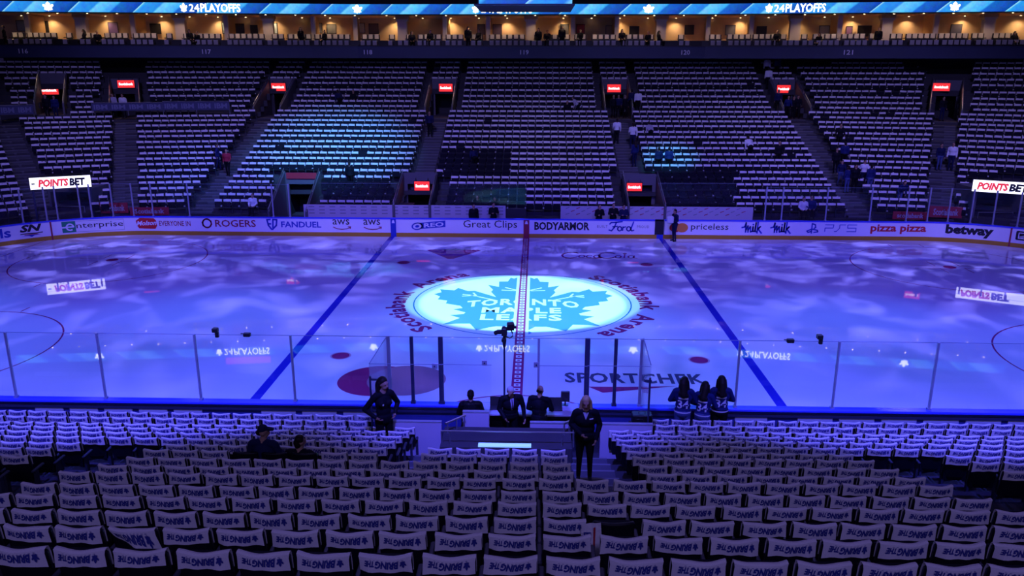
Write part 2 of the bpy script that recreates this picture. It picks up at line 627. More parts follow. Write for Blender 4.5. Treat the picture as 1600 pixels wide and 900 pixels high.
# centre ice: white disc, thin ring, leaf crest with lettering
mb = MB()
disc(mb, 0, 0.06, 4.55, M['ice_white'], 0.0015, 72)
ring(mb, 0, 0.06, 4.55, 0.055, M['ice_ring'], 0.003)
LX, LY0, LY1 = 3.62, -4.24, 4.19


def leaf_fn(x, y):
    return (x * LX + 0.02, (LY0 + LY1) / 2 + y * (LY1 - LY0) / 2, 0.003)


lay_poly(mb, LEAF, leaf_fn, M['ice_leaf'])
for a in (-1, 1):                                       # pale veins
    for pts in (((0.30, 0.03), (0.62, 0.22), (0.72, 0.24)), ((0.55, 0.18), (0.60, 0.30)), ((0.60, 0.21), (0.72, 0.18)), ((0.08, 0.42), (0.22, 0.52)), ((0.10, 0.40), (0.26, 0.42))):
        for q in stroke([(a * x * 1.0, y) for x, y in pts], 0.022):
            mb.add([(leaf_fn(*p)[0], leaf_fn(*p)[1], 0.004) for p in q], [(0, 1, 2, 3)], M['ice_white'])


def crest_word(word, x0, x1, y0, y1, bow=0.0):
    lay_text(mb, word, lambda a, b: (x0 + a * (x1 - x0), y0 + b * (y1 - y0) - bow * ((a - 0.5) * 2) ** 2, 0.0045), M['ice_white'], bold=0.034, space=1.15)


crest_word('TORONTO', -2.30, 2.36, -0.49, 0.43, 0.42)
crest_word('MAPLE', -1.62, 1.60, -1.62, -0.86)
crest_word('LEAFS', -1.62, 1.60, -2.58, -1.80)
mb.build('centre_crest', ice)

# arena name round the circle, twice, tops outward, read clockwise
for a0, a1 in ((228, 121), (53, -55)):
    mb = MB()

    def arcfn(a, b, a0=a0, a1=a1):
        an = math.radians(a0 + (a1 - a0) * a)
        r = 4.88 + 0.82 * b
        return (r * math.cos(an), r * math.sin(an), 0.003)
    lay_text(mb, 'Scotiabank  Arena', arcfn, M['ice_red'], bold=0.032, space=1.08)
    mb.build('ring_lettering', ice)

# centre line with its ladder of pale squares
mb = MB()
rect(mb, -0.30, -4.45, 0.30, 4.55, M['ice_white'], 0.005)
rect(mb, -0.18, -HW + 0.01, 0.18, HW - 0.01, M['ice_red'], 0.006)
y = -HW + 0.25
while y < HW - 0.2:
    rect(mb, -0.10, y - 0.11, 0.10, y + 0.11, M['ice_white'], 0.007)
    rect(mb, -0.045, y - 0.05, 0.045, y + 0.05, M['ice_red'], 0.008)
    y += 0.36
mb.build('centre_line', ice)
mb = MB()
ring(mb, 0, -HW, 3.05, 0.06, M['ice_red'], 0.002, 2, 178, 40)
mb.build('referee_crease', ice)

# painted sponsors
mb = MB()
disc(mb, -4.42, -8.86, 1.24, M['ice_red'], 0.002, 48)
disc(mb, -3.50, -8.80, 1.24, M['ice_orange'], 0.003, 48)
mb.build('twin_disc_emblem', ice)
mb = MB()
lay_poly(mb, [(-5.30, 9.52), (-5.15, 9.66), (-2.55, 9.66), (-2.40, 9.52), (-3.70, 7.55), (-3.95, 7.55)], on_ice(0.002), M['ice_red'])
lay_poly(mb, [(-4.55, 9.70), (-4.10, 9.78), (-3.80, 9.98), (-3.50, 9.78), (-3.05, 9.70), (-3.4, 9.55), (-4.2, 9.55)], on_ice(0.003), M['ice_green'])
mb.build('triangle_emblem', ice)
mb = MB()
lay_text(mb, 'SPORTCHEK', lambda a, b: (1.50 + a * 4.45, -8.85 + b * 0.86, 0.002), M['ice_black'], bold=0.03, space=1.08)
lay_poly(mb, [(2.20, -9.15), (2.62, -9.62), (4.95, -9.02), (3.3, -9.14)], on_ice(0.002), M['ice_red'])
mb.build('shop_lettering', ice)
# cola script: pen strokes with a long tail
mb = MB()


def script(pts, w=0.085):
    for q in stroke(pts, w):
        mb.add([(1.80 + (x + 0.16 * y) * 0.90, 7.72 + y * 1.0, 0.002) for x, y in q], [(0, 1, 2, 3)], M['ice_red'])


for ox in (0.0, 2.13):
    script(arc2(ox + 0.52, 0.92, 0.50, 40, 330, 16, 0.66), 0.13)
    script(arc2(ox + 0.62, 1.45, 0.22, 150, -20, 6, 0.16), 0.08)
for ox in (1.18, ):
    script(arc2(ox, 0.62, 0.17, 0, 360, 12, 0.28), 0.09)
    script(arc2(ox + 0.44, 0.62, 0.17, 40, 320, 10, 0.28), 0.09)
    script(arc2(ox + 0.86, 0.62, 0.17, 0, 360, 12, 0.28), 0.09)
    script([(ox + 1.03, 0.9), (ox + 1.03, 0.4), (ox + 1.16, 0.36)], 0.09)
for ox in (3.28, ):
    script(arc2(ox, 0.62, 0.17, 0, 360, 12, 0.28), 0.09)
    script([(ox + 0.36, 0.4), (ox + 0.36, 1.5)], 0.09)
    script(arc2(ox + 0.36, 1.35, 0.09, 0, 360, 8, 0.18), 0.06)
    script(arc2(ox + 0.74, 0.62, 0.17, 0, 360, 12, 0.28), 0.09)
    script([(ox + 0.91, 0.9), (ox + 0.91, 0.4), (ox + 1.10, 0.36)], 0.09)
script([(0.30, 0.22), (0.9, 0.10), (1.6, 0.16), (2.3, 0.30)], 0.10)
script([(1.02, 1.40), (1.5, 1.62), (2.2, 1.58), (2.9, 1.40)], 0.07)
mb.build('script_lettering', ice)

# ------------------------------------------------------------------ far dasher boards with adverts
fb = empty('dasher_board', (0, HW, 0))
tag(fb, 'white advert-covered dasher boards with yellow kick plate along the far side', 'rink boards')
S0, S1 = -SX - CR_ * 1.35, SX + CR_ * 1.35


def under(o, root):
    """Parent a mesh built in world space under a placed root."""
    o.parent = root
    o.matrix_parent_inverse = Matrix.Translation(-root.location)
    return o


def wbuild(mb, name, root, smooth=False):
    return under(mb.build(name, smooth=smooth), root)


mb = MB()
ribbon_strip(mb, S0, S1, 0.22, 1.04, 0.0, -0.12, M['board'])
wbuild(mb, 'board_face', fb)
mb = MB()
ribbon_strip(mb, S0, S1, 0.0, 0.23, 0.025, -0.12, M['kick'])
wbuild(mb, 'kick_plate', fb)
mb = MB()
ribbon_strip(mb, S0, S1, 1.03, 1.10, 0.03, -0.15, M['cap'])
wbuild(mb, 'cap_rail', fb)


def advert(label, x0, x1, z0, z1, draw):
    """draw(mb, fn) with fn(a, b) mapping the unit square onto the boards between two pixels' columns."""
    sa, sb = s_at(x0), s_at(x1)
    mb = MB()
    draw(mb, lambda a, b, k=0: bp(sa + (sb - sa) * a, z0 + (z1 - z0) * b, 0.012 + 0.018 * k), (sb - sa) / (z1 - z0))
    o = wbuild(mb, 'advert', fb)
    o['label'] = label
    return o


def word(s, c, bold=0.02, shear=0.0, space=1.0):
    return lambda mb, fn, asp: lay_text(mb, s, fn, M['ad_' + c], bold=bold, shear=shear, space=space)


def strokes(mb, fn, asp, polys, w, c, k=0):
    """Pen strokes given in the unit square, drawn w wide in units of the height."""
    for pts in polys:
        for q in stroke([(x * asp, y) for x, y in pts], w):
            mb.add([fn(x / asp, y, k) for x, y in q], [(0, 1, 2, 3)], M['ad_' + c])


def poly(mb, fn, pts, c, k=0):
    mb.add([fn(x, y, k) for x, y in pts], [tuple(range(len(pts)))], M['ad_' + c])


advert('cut-off blue lowercase lettering', -14, 17, 0.42, 0.95, word('als', 'blue', 0.025))


def ad_sn(mb, fn, asp):
    lay_text(mb, 'SN', lambda a, b: fn(a, 0.42 + b * 0.58), M['ad_black'], bold=0.045, shear=0.3)
    strokes(mb, fn, asp, [[(0.02, 0.28), (0.3, 0.30), (0.7, 0.27), (1.0, 0.30)]], 0.07, 'black')
    poly(mb, fn, [(0.05, 0.14), (0.45, 0.18), (0.95, 0.14), (0.62, 0.10), (0.5, 0.0), (0.38, 0.10)], 'blue')
    strokes(mb, fn, asp, [[(0.2, 0.21), (0.8, 0.20)]], 0.04, 'red')


advert('black italic sports initials over red and blue strokes', 31, 66, 0.30, 1.0, ad_sn)


def ad_car(mb, fn, asp):
    poly(mb, fn, [(0, 0), (0.215, 0), (0.215, 1), (0, 1)], 'green')
    strokes(mb, fn, asp, [[(0.05, 0.48), (0.0, 0.48)], arc2(0.125, 0.48, 0.055, 0, 300, 12, 0.28), [(0.06, 0.5), (0.18, 0.5)]], 0.13, 'white', 1)
    lay_text(mb, 'nterprise', lambda a, b: fn(0.225 + a * 0.76, 0.18 + b * 0.62), M['ad_black'], bold=0.0)
    strokes(mb, fn, asp, [[(0.215, 0.02), (1.0, 0.02), (1.0, 0.98), (0.215, 0.98)]], 0.02, 'grey')


advert('green square and black lowercase lettering in a thin frame', 97, 194, 0.33, 0.97, ad_car)


def ad_beer(mb, fn, asp):
    poly(mb, fn, [(0.04, 0.3), (0.12, 0.05), (0.9, 0.0), (1.0, 0.3), (0.98, 0.75), (0.88, 0.97), (0.2, 1.0), (0.0, 0.75)], 'red')
    lay_text(mb, 'Molson', lambda a, b: fn(0.01 + a * 0.98, 0.28 + b * 0.44 + a * 0.08, 1), M['ad_white'], bold=0.03, shear=0.35)


advert('red badge with white script', 213, 245.5, 0.36, 1.0, ad_beer)
advert('dark red capitals beside the red badge', 249, 298, 0.54, 0.84, word('EVERYONE IN', 'dred', 0.012))


def ad_ring(mb, fn, asp):
    strokes(mb, fn, asp, [arc2(0.5, 0.5, 0.43, 20, 160, 9, 0.43), arc2(0.5, 0.5, 0.43, 160, 345, 11, 0.43), [(0.90, 0.75), (0.95, 0.40)], [(0.10, 0.25), (0.05, 0.60)]], 0.15, 'dred')


advert('dark red open ring', 316, 331.5, 0.42, 1.0, ad_ring)
advert('dark red capitals beside the open ring', 336.5, 400, 0.51, 0.92, word('ROGERS', 'dred', 0.014))


def ad_shield(mb, fn, asp):
    strokes(mb, fn, asp, [[(0.01, 0.93), (0.03, 0.4), (0.085, 0.03)], [(0.01, 0.93), (0.07, 0.95)], [(0.035, 0.55), (0.075, 0.55)], [(0.12, 0.95), (0.19, 0.93), (0.175, 0.4), (0.10, 0.03)], [(0.12, 0.95), (0.11, 0.2)]], 0.15, 'blue')
    lay_text(mb, 'FANDUEL', lambda a, b: fn(0.265 + a * 0.735, 0.22 + b * 0.56), M['ad_blue'], bold=0.025)


advert('blue shield and blue capitals', 417, 502, 0.36, 0.99, ad_shield)


def ad_smile(mb, fn, asp):
    lay_text(mb, 'aws', lambda a, b: fn(0.0 + a * 0.92, 0.5 + b * 0.5), M['ad_black'], bold=0.0)
    strokes(mb, fn, asp, [[(0.03, 0.26), (0.25, 0.10), (0.5, 0.05), (0.75, 0.10), (0.93, 0.22)], [(0.84, 0.30), (0.98, 0.30), (0.95, 0.12)]], 0.075, 'dred')


advert('dark lowercase letters over a curved arrow, left of the pair', 520, 548.5, 0.38, 1.0, ad_smile)
advert('dark lowercase letters over a curved arrow, beside the blue line', 568, 596.5, 0.38, 1.0, ad_smile)


def marker(x0, x1, c, label):
    sa, sb = s_at(x0), s_at(x1)
    mb = MB()
    mb.add([bp(sa, 0.0, 0.032), bp(sb, 0.0, 0.032), bp(sb, 1.03, 0.032), bp(sa, 1.03, 0.032)], [(0, 1, 2, 3)], M['ad_' + c])
    m_ = (sa + sb) / 2
    mb.add([bp(m_ - 0.09, 0.80, 0.036), bp(m_ + 0.09, 0.80, 0.036), bp(m_ + 0.06, 0.94, 0.036), bp(m_, 1.0, 0.036), bp(m_ - 0.06, 0.94, 0.036)], [(0, 1, 2, 3, 4)], M['ad_white'])
    o = wbuild(mb, 'line_marker', fb)
    o['label'] = label


marker(610.5, 619, 'blue', 'blue band carrying the blue line up the boards')
marker(818, 827, 'dred', 'dark red band carrying the centre line up the boards')


def ad_cookie(mb, fn, asp):
    f2 = lambda a, b, k=0: fn(a, b * 0.72 + 0.26 * a, k)
    poly(mb, f2, arc2(0.17, 0.5, 0.17, 0, 360, 18, 0.5), 'blue')
    poly(mb, f2, [(0.10, 0.12), (1.0, 0.12), (1.0, 0.98), (0.10, 0.92)], 'blue')
    poly(mb, lambda a, b, k=0: f2(a, b, 1), arc2(0.17, 0.5, 0.125, 0, 360, 18, 0.36), 'white')
    poly(mb, lambda a, b, k=0: f2(a, b, 2), arc2(0.17, 0.5, 0.06, 0, 360, 14, 0.17), 'blue')
    lay_text(mb, 'REO', lambda a, b: f2(0.37 + a * 0.58, 0.25 + b * 0.58, 1), M['ad_white'], bold=0.03)


advert('white letters on a slanting blue badge', 643, 696, 0.38, 0.99, ad_cookie)
advert('plain dark title-case lettering', 724, 808, 0.44, 1.0, word('Great Clips', 'black', 0.0))
advert('heavy condensed black capitals', 835, 921, 0.46, 0.93, word('BODYARMOR', 'black', 0.035))


def ad_truck(mb, fn, asp):
    lay_text(mb, 'BUILT', lambda a, b: fn(a * 0.20, 0.42 + b * 0.22), M['ad_grey'], 0.0, 0.0, 1.3)
    lay_text(mb, 'PROUD', lambda a, b: fn(0.77 + a * 0.23, 0.42 + b * 0.22), M['ad_grey'], 0.0, 0.0, 1.3)
    strokes(mb, fn, asp, [[(0.24, 0.75), (0.27, 0.88), (0.36, 0.90), (0.48, 0.98)], [(0.37, 0.90), (0.33, 0.45), (0.28, 0.16), (0.23, 0.22)], [(0.30, 0.52), (0.39, 0.55)]], 0.12, 'blue')
    strokes(mb, fn, asp, [arc2(0.435, 0.34, 0.04, 0, 360, 10, 0.19), [(0.50, 0.52), (0.49, 0.18)], [(0.50, 0.45), (0.55, 0.52)], arc2(0.61, 0.34, 0.04, 0, 360, 10, 0.19), [(0.70, 0.95), (0.65, 0.3), (0.67, 0.16), (0.71, 0.22)]], 0.11, 'blue')


advert('blue car-maker script between two small grey words', 933, 1014, 0.34, 1.0, ad_truck)


def ad_two(mb, fn, asp):
    poly(mb, fn, arc2(0.10, 0.48, 0.10, 0, 360, 20, 0.44), 'red')
    poly(mb, lambda a, b, k=0: fn(a, b, 1), arc2(0.215, 0.48, 0.10, 0, 360, 20, 0.44), 'orange')
    lay_text(mb, 'priceless', lambda a, b: fn(0.365 + a * 0.635, 0.12 + b * 0.78), M['ad_black'], 0.0)


advert('red and orange discs beside thin black lowercase lettering', 1046, 1138, 0.36, 0.97, ad_two)


def ad_script(mb, fn, asp):
    strokes(mb, fn, asp, [[(0.0, 0.52), (0.14, 0.58), (0.20, 0.95), (0.20, 0.12)], [(0.20, 0.3), (0.30, 0.68), (0.32, 0.12)], [(0.32, 0.3), (0.42, 0.62), (0.45, 0.15), (0.54, 0.2), (0.56, 0.6), (0.57, 0.2), (0.66, 0.2), (0.70, 0.95), (0.68, 0.2), (0.76, 0.15)], [(0.80, 1.0), (0.78, 0.05)], [(0.79, 0.4), (0.93, 0.62), (0.82, 0.40), (1.0, 0.04)], [(0.56, 0.76), (0.57, 0.82)]], 0.13, 'blue')


advert('blue handwritten word, nearer the referee', 1159, 1190, 0.34, 1.0, ad_script)
advert('blue handwritten word, second of the pair', 1204, 1235, 0.34, 1.0, ad_script)


def ad_ps(mb, fn, asp):
    strokes(mb, fn, asp, [[(0.105, 0.05), (0.105, 0.95), (0.17, 0.85), (0.18, 0.6), (0.15, 0.5)], [(0.09, 0.40), (0.01, 0.25), (0.04, 0.12), (0.10, 0.22)], [(0.12, 0.42), (0.22, 0.32), (0.23, 0.18), (0.15, 0.12)]], 0.12, 'blue')
    strokes(mb, fn, asp, [[(0.37, 0.22), (0.37, 0.55), (0.53, 0.55), (0.54, 0.85), (0.37, 0.85)], [(0.78, 0.85), (0.66, 0.85), (0.66, 0.53), (0.60, 0.22), (0.56, 0.22)], [(1.0, 0.85), (0.82, 0.85), (0.82, 0.55), (0.99, 0.55), (0.99, 0.22), (0.81, 0.22)]], 0.07, 'blue')


advert('blue game emblem and thin blue characters', 1260, 1338, 0.36, 0.97, ad_ps)
advert('rounded red lowercase lettering, one word twice', 1360, 1447, 0.38, 0.93, word('pizza pizza', 'red', 0.03))
advert('heavy black lowercase lettering', 1477, 1552, 0.32, 1.0, word('betway', 'black', 0.05))


def ad_badge(mb, fn, asp):
    poly(mb, fn, [(0.05, 0), (0.95, 0), (1, 0.1), (1, 0.9), (0.95, 1), (0.05, 1), (0, 0.9), (0, 0.1)], 'black')
    strokes(mb, fn, asp, [[(0.16, 0.2), (0.16, 0.8), (0.84, 0.8), (0.84, 0.2), (0.16, 0.2)], [(0.22, 0.35), (0.45, 0.5), (0.70, 0.7)], [(0.30, 0.25), (0.75, 0.55)]], 0.09, 'white', 1)


advert('black rounded badge with a pale outline', 1587, 1616, 0.42, 0.92, ad_badge)
for px in (80, 1579):
    mb = MB()
    s = s_at(px)
    ribbon_strip(mb, s - 0.04, s + 0.04, 0.0, 1.05, 0.04, 0.02, M['ad_dred'])
    wbuild(mb, 'panel_seam', fb)
# open bench gate in the straight
sa, sb = s_at(1023), s_at(1037)
mb = MB()
mb.box((sa, HW - 0.03, 0.24), (sb, HW + 0.02, 1.12), M['ad_black'])
mb.box((sb, HW - 0.05, 0.24), (sb + 0.05, HW, 1.08), M['steel'])
wbuild(mb, 'open_gate', fb)['label'] = 'dark open gate beside the blue line'
mb = MB()
mb.box((sa + 0.12, HW - 0.036, 0.0), (sb - 0.02, HW - 0.02, 0.24), M['ad_blue'])
wbuild(mb, 'gate_sill', fb)

# ------------------------------------------------------------------ near dasher boards (seen from behind)
nb = empty('dasher_board', (0, -HW, 0))
tag(nb, 'blue-capped near dasher boards seen from behind, panelled in grey', 'rink boards')
mb = MB()
mb.box((-SX, -HW - 0.10, 0.0), (SX, -HW, 1.04), M['navy'])
wbuild(mb, 'board_face', nb)
mb = MB()
mb.box((-SX, -HW - 0.22, 1.03), (SX, -HW + 0.04, 1.10), M['cap'], 0.012)
wbuild(mb, 'cap_rail', nb)
for x0, x1, n in ((-12.8, -8.15, 5), (-6.75, -3.5, 3), (5.6, 6.6, 1), (7.2, 13.6, 6)):
    w = (x1 - x0) / n
    for k in range(n):
        mb = MB()
        mb.box((x0 + k * w + 0.12, -HW - 0.13, 0.25), (x0 + (k + 1) * w - 0.05, -HW - 0.10, 0.86), M['backpanel'], 0.01)
        wbuild(mb, 'back_panel', nb)
mb = MB()
mb.box((-SX, -HW - 0.16, 0.86), (SX, -HW - 0.10, 0.93), M['blackpost'])
wbuild(mb, 'back_rail', nb)

# ------------------------------------------------------------------ near stand: treads, seats, towels
NEAR_V = [655, 664, 673.5, 680.6, 689, 697.8, 707.7, 717, 729.5, 742.9, 754.7, 774.6, 792.6, 818, 844, 879]
NY = [-13.67 - 0.84 * j for j in range(17)]
NZ = [1.00, 1.245, 1.49, 1.80, 2.10, 2.40, 2.69, 3.01, 3.30, 3.61, 3.95, 4.24, 4.57, 4.88, 5.22, 5.55, 5.88]
SEAT_H = 0.88
PITCH = 0.53
mb = MB()
mb2 = MB()
for j in range(17):
    z = NZ[j] - SEAT_H
    zb = NZ[j - 1] - SEAT_H if j else -0.1
    y0, y1 = NY[j] - 0.25, NY[j] + 0.59
    if j == 0:
        y1 = -HW - 0.1
    spans = [(-17, 17)]
    if j < 2:
        spans = [(-17, -3.45), (3.40, 17)]
    elif j < 3:
        spans = [(-17, -1.75), (2.15, 17)]
    for a, b in spans:
        mb.box((a, y0, zb - 0.3), (b, y1, z), M['concrete'])
    if j >= 3:
        for a, b in ((1.35, 2.2), (-2.2, -1.5)):
            if (a > 0 and j < 10) or (a < 0 and j < 8):
                mb2.box((a, y0 + 0.02, z - 0.02), (b, y1, z + 0.012), M['stair'])
                mb2.box((a, y1 - 0.05, z - 0.02), (b, y1 + 0.004, z + 0.016), M['nosing'])
                mb2.box((a, y1 - 0.43, z - 0.16), (b, y1 + 0.28, z - 0.13), M['stair'])
tag(mb.build('floor_near_stand'), 'dark stepped concrete of the near stand', 'stand', kind='structure')
tag(mb2.build('floor_stair_near'), 'bluish concrete aisle steps in the near stand', 'stairs', kind='structure')


def back_surface(x, z):
    """Rear face of a seat back (faces -y)."""
    return -0.035 + (0.86 - z) * 0.16 + 0.05 * (x / 0.225) ** 2


def seat_parts():
    nx = 8
    b = MB()                                            # backrest: curved shell
    vs = []
    zs = [0.40, 0.46, 0.70, 0.84, 0.865]
    for off in (0.0, 0.045):
        for z in zs:
            for i in range(nx + 1):
                x = -0.225 + 0.45 * i / nx
                if z in (0.40, 0.865):
                    x *= 0.93
                vs.append((x, back_surface(x, z) + off, z))
    n = nx + 1
    L = len(zs)
    fs = []
    for r in range(L - 1):
        for i in range(nx):
            a = r * n + i
            fs.append((a, a + 1, a + n + 1, a + n))
            a += L * n
            fs.append((a, a + n, a + n + 1, a + 1))
    for r in range(L - 1):
        for i in (0, nx):
            a, c = r * n + i, r * n + i + L * n
            fs.append((a, a + n, c + n, c) if i == 0 else (a, c, c + n, a + n))
    for i in range(nx):
        a, c = i, i + L * n
        fs.append((a, c, c + 1, a + 1))
        a, c = (L - 1) * n + i, (L - 1) * n + i + L * n
        fs.append((a, a + 1, c + 1, c))
    b.add(vs, fs, M['seat'])
    c = MB()                                            # folded-up seat cushion
    c.box((-0.215, 0.10, 0.40), (0.215, 0.19, 0.80), M['seatcloth'], 0.022)
    c.box((-0.205, 0.055, 0.38), (0.205, 0.10, 0.76), M['seat'])
    a = MB()                                            # standard with armrest and cup holder
    a.box((0.243, 0.04, 0.0), (0.287, 0.12, 0.60), M['arm'])
    a.box((0.238, -0.02, 0.58), (0.292, 0.30, 0.62), M['arm'], 0.012)
    a.box((0.225, -0.02, 0.0), (0.305, 0.20, 0.03), M['arm'])
    return b, c, a


TW = 0.228


def towel_mb(L, amp, ph, skew, fold):
    """White towel over the seat back: back flap L long, rounded top, front flap; print on the back flap, upside down."""
    mb = MB()
    nx = 12
    prof = []
    for k in range(6):                                   # back flap, bottom to top
        prof.append(('b', 1 - k / 6))
    prof += [('t', 0.0), ('t', 0.5), ('t', 1.0)]
    for k in range(1, 4):
        prof.append(('f', k / 3))
    wave = lambda u: amp * math.sin(u * 7 + ph) + 0.5 * amp * math.sin(u * 15 + ph * 2)

    def P(u, kind, s):
        x = u * TW * 2
        xx = x * (1 - 0.03 * (1 - s) if kind == 'b' else 1)
        top = 0.882 + 0.006 * math.sin(u * 9 + ph)
        if kind == 'b':
            Lx = L * (1 + 0.16 * (2 * u) ** 2 + skew * u) + 0.5 * wave(u)
            z = top - 0.012 - s * Lx
            y = back_surface(min(0.225, max(-0.225, x)), z) - 0.012 - s * (0.012 + wave(u))
            return (xx + skew * 0.04 * s, y, z)
        y0 = back_surface(min(0.225, max(-0.225, x)), 0.87)
        if kind == 't':
            return (x, y0 - 0.008 + s * 0.06, top + 0.008 * math.sin(PI * s))
        z = top - s * 0.2
        return (x, y0 + 0.07 - (0.86 - z) * -0.1 + wave(u) * s * 0.5, z)

    n = nx + 1
    vs = [P(-0.5 + i / nx, k, s) for k, s in prof for i in range(n)]
    fs = []
    for r in range(len(prof) - 1):
        for i in range(nx):
            a = r * n + i
            fs.append((a, a + 1, a + n + 1, a + n))
    mb.add(vs, fs, M['towel'])

    def pr(a, b):
        # start of the text at +x, letters hanging head down from the fold
        u = 0.40 - a * 0.80
        s = 0.05 + fold + b * 0.62
        p = P(u, 'b', s)
        return (p[0], p[1] - 0.005, p[2])
    lay_poly(mb, LEAF, lambda x, y: pr(0.07 + x * 0.075, 0.5 + y * 0.5), M['print'])
    lay_text(mb, 'BRING', lambda a, b: pr(0.165 + a * 0.57, 0.0 + b * 1.0), M['print'], bold=0.05, shear=0.25)
    lay_text(mb, 'THE', lambda a, b: pr(0.75 + a * 0.25, 0.05 + b * 0.75), M['print'], bold=0.05, shear=0.25)
    for k in range(9):                                   # feet of the second line, just over the fold
        a0 = 0.05 + k * 0.095
        mb.add([pr(a0, -0.075), pr(a0 + 0.05, -0.075), pr(a0 + 0.055, -0.03), pr(a0 + 0.005, -0.03)], [(0, 1, 2, 3)], M['print'])
    return mb


TOWELS = [towel_mb(0.112 + 0.028 * rng.random(), 0.004 + 0.007 * rng.random(), 6 * rng.random(), rng.uniform(-0.2, 0.2), 0.02 * rng.random()) for _ in range(10)]
TMESH = [t.mesh('rally_towel', smooth=False) for t in TOWELS]
bk, cu_, ar = seat_parts()
SEATM = [bk.mesh('backrest', True), cu_.mesh('seat_cushion'), ar.mesh('armrest')]

# list every near seat: (row, x)
near = []
ROWX = {}
for j in range(16):
    xs = []
    if j < 2:
        xs += [-3.75 - PITCH * k for k in range(30)] + [3.69 + PITCH * k for k in range(30)]
    elif j < 8:
        xs += [-2.45 - PITCH * k for k in range(30)] + [2.48 + PITCH * k for k in range(30)]
        if j >= 6:
            xs += [-1.22 + PITCH * k for k in range(5)]
    elif j < 10:
        xs += [-1.22 + PITCH * k for k in range(5)] + [-1.22 - PITCH * (k + 1) for k in range(26)] + [2.48 + PITCH * k for k in range(26)]
    else:
        o = 1.367 if j == 10 else 0.865
        xs += [o + PITCH * k for k in range(-30, 30)]
    xs = sorted(xs)
    if j >= 6:
        xs = [x for x in xs if not (6.5 < abs(x) < 8.0)]
    row = []
    for x in xs:
        px, py = pix((x, NY[j], NZ[j]))
        if -45 < px < 1645 and py < 905:
            row.append((x, px, py))
    ROWX[j] = row

BARE = [(970, 818, 'empty')]
near_ind = []
count = 0
for j in range(15, -1, -1):
    for k, (x, px, py) in enumerate(ROWX[j]):
        count += 1
        near_ind.append((j, k, x, px, py, count <= 300))

NEAR_REST, NEAR_TOWEL_REST = [], []
PEOPLE_SEATS = [(405, 7), (465, 7)]


def jit(a):
    return (rng.random() - 0.5) * 2 * a


skewed = towel_mb(0.17, 0.012, 1.0, 1.5, 0.03)
skew_me = skewed.mesh('rally_towel')
row_name = lambda j: ('bottom row' if j == 15 else nth(16 - j) + ' row from the bottom')
seat_proto = None
for j, k, x, px, py, single in near_ind:
    loc = (x + jit(0.012), NY[j], NZ[j] - SEAT_H)
    rz = jit(0.02)
    sat = j == 7 and (abs(px - 405) < 32 or abs(px - 465) < 26)
    lowered = False
    bare = j == 13 and 930 < px < 1000
    where = nth(k + 1) + ' from the left in the ' + row_name(j)
    if single:
        if seat_proto is None:
            r = empty('stadium_seat', loc, rz)
            kids = [link(n, m, r) for n, m in zip(('backrest', 'seat_cushion', 'armrest'), SEATM)]
            remember(r, *kids)
            seat_proto = r
        else:
            r = copy_tree(seat_proto)
            r.location = loc
            r.rotation_euler = (0, 0, rz)
        if bare:
            lab = 'bare dark folding seat without a towel on its back, third row from the bottom edge'
        elif sat:
            lab = 'dark folding seat occupied by ' + ('the man in the cap' if px < 435 else 'the dark-clothed person beside the man in a cap')
        else:
            lab = 'dark folding seat, ' + where
        tag(r, lab, 'seat', 'dark folding seats of the near stand')
        if bare or sat:
            continue
        odd = j == 14 and 165 < px < 225
        t = link('rally_towel', skew_me if odd else TMESH[int(rng.integers(10))], None, loc, rz)
        if odd:
            t.location.x -= 0.02
            t.rotation_euler = (0.0, 0.0, rz)
        tag(t, 'white towel slipped crooked on its seat back, second row from the bottom edge' if odd else 'white printed towel, ' + where, 'towel', 'white rally towels of the near stand')
    else:
        NEAR_REST.append((loc, rz))
        if not sat:
            NEAR_TOWEL_REST.append((loc, rz))
# towel hanging off the armrest beside the bare seat
x0 = [x for x, px, py in ROWX[13] if 930 < px < 1000][0]
mb = MB()
hang = []
for k in range(7):
    for i in range(5):
        u, s = i / 4, k / 6
        hang.append((-0.08 + u * 0.20 + 0.06 * s * (u - 0.3), -0.03 + 0.02 * math.sin(5 * u + 3 * s) - 0.03 * s, 0.86 - 0.46 * s + 0.05 * u))
mb.add(hang, [(k * 5 + i, k * 5 + i + 1, k * 5 + i + 6, k * 5 + i + 5) for k in range(6) for i in range(4)], M['towel'])
lay_text(mb, 'BRING', lambda a, b: (-0.06 + b * 0.08, -0.062 - 0.02 * a, 0.80 - a * 0.30), M['print'], bold=0.03)
mb.quad((0.045, -0.055, 0.85), (0.065, -0.055, 0.86), (0.065, -0.075, 0.45), (0.045, -0.075, 0.45), M['redpanel'])
t = link('rally_towel', mb.mesh('rally_towel'), None, (x0 - 0.27, NY[13] - 0.02, NZ[13] - SEAT_H))
tag(t, 'white towel hanging lengthwise between two seats beside the bare seat', 'towel', 'white rally towels of the near stand')


class Mass:
    """Many copies of template shapes baked into one mesh."""

    def __init__(self):
        self.V, self.F, self.MI, self.mats, self.n = [], [], [], [], 0

    def stamp(self, mb, loc, rz, sc=1.0):
        v = np.asarray(mb.v, float) * sc
        c, s = math.cos(rz), math.sin(rz)
        w = np.stack([v[:, 0] * c - v[:, 1] * s + loc[0], v[:, 0] * s + v[:, 1] * c + loc[1], v[:, 2] + loc[2]], 1)
        idx = []
        for m_ in mb.mats:
            if m_ not in self.mats:
                self.mats.append(m_)
            idx.append(self.mats.index(m_))
        self.V.append(w)
        n = self.n
        self.F.extend(tuple(a + n for a in f) for f in mb.f)
        self.MI.extend(idx[i] for i in mb.mi)
        self.n += len(w)

    def build(self, name):
        me = bpy.data.meshes.new(name)
        me.from_pydata(np.concatenate(self.V).tolist(), [], self.F)
        for m_ in self.mats:
            me.materials.append(m_)
        me.polygons.foreach_set('material_index', self.MI)
        me.update()
        return link(name, me)


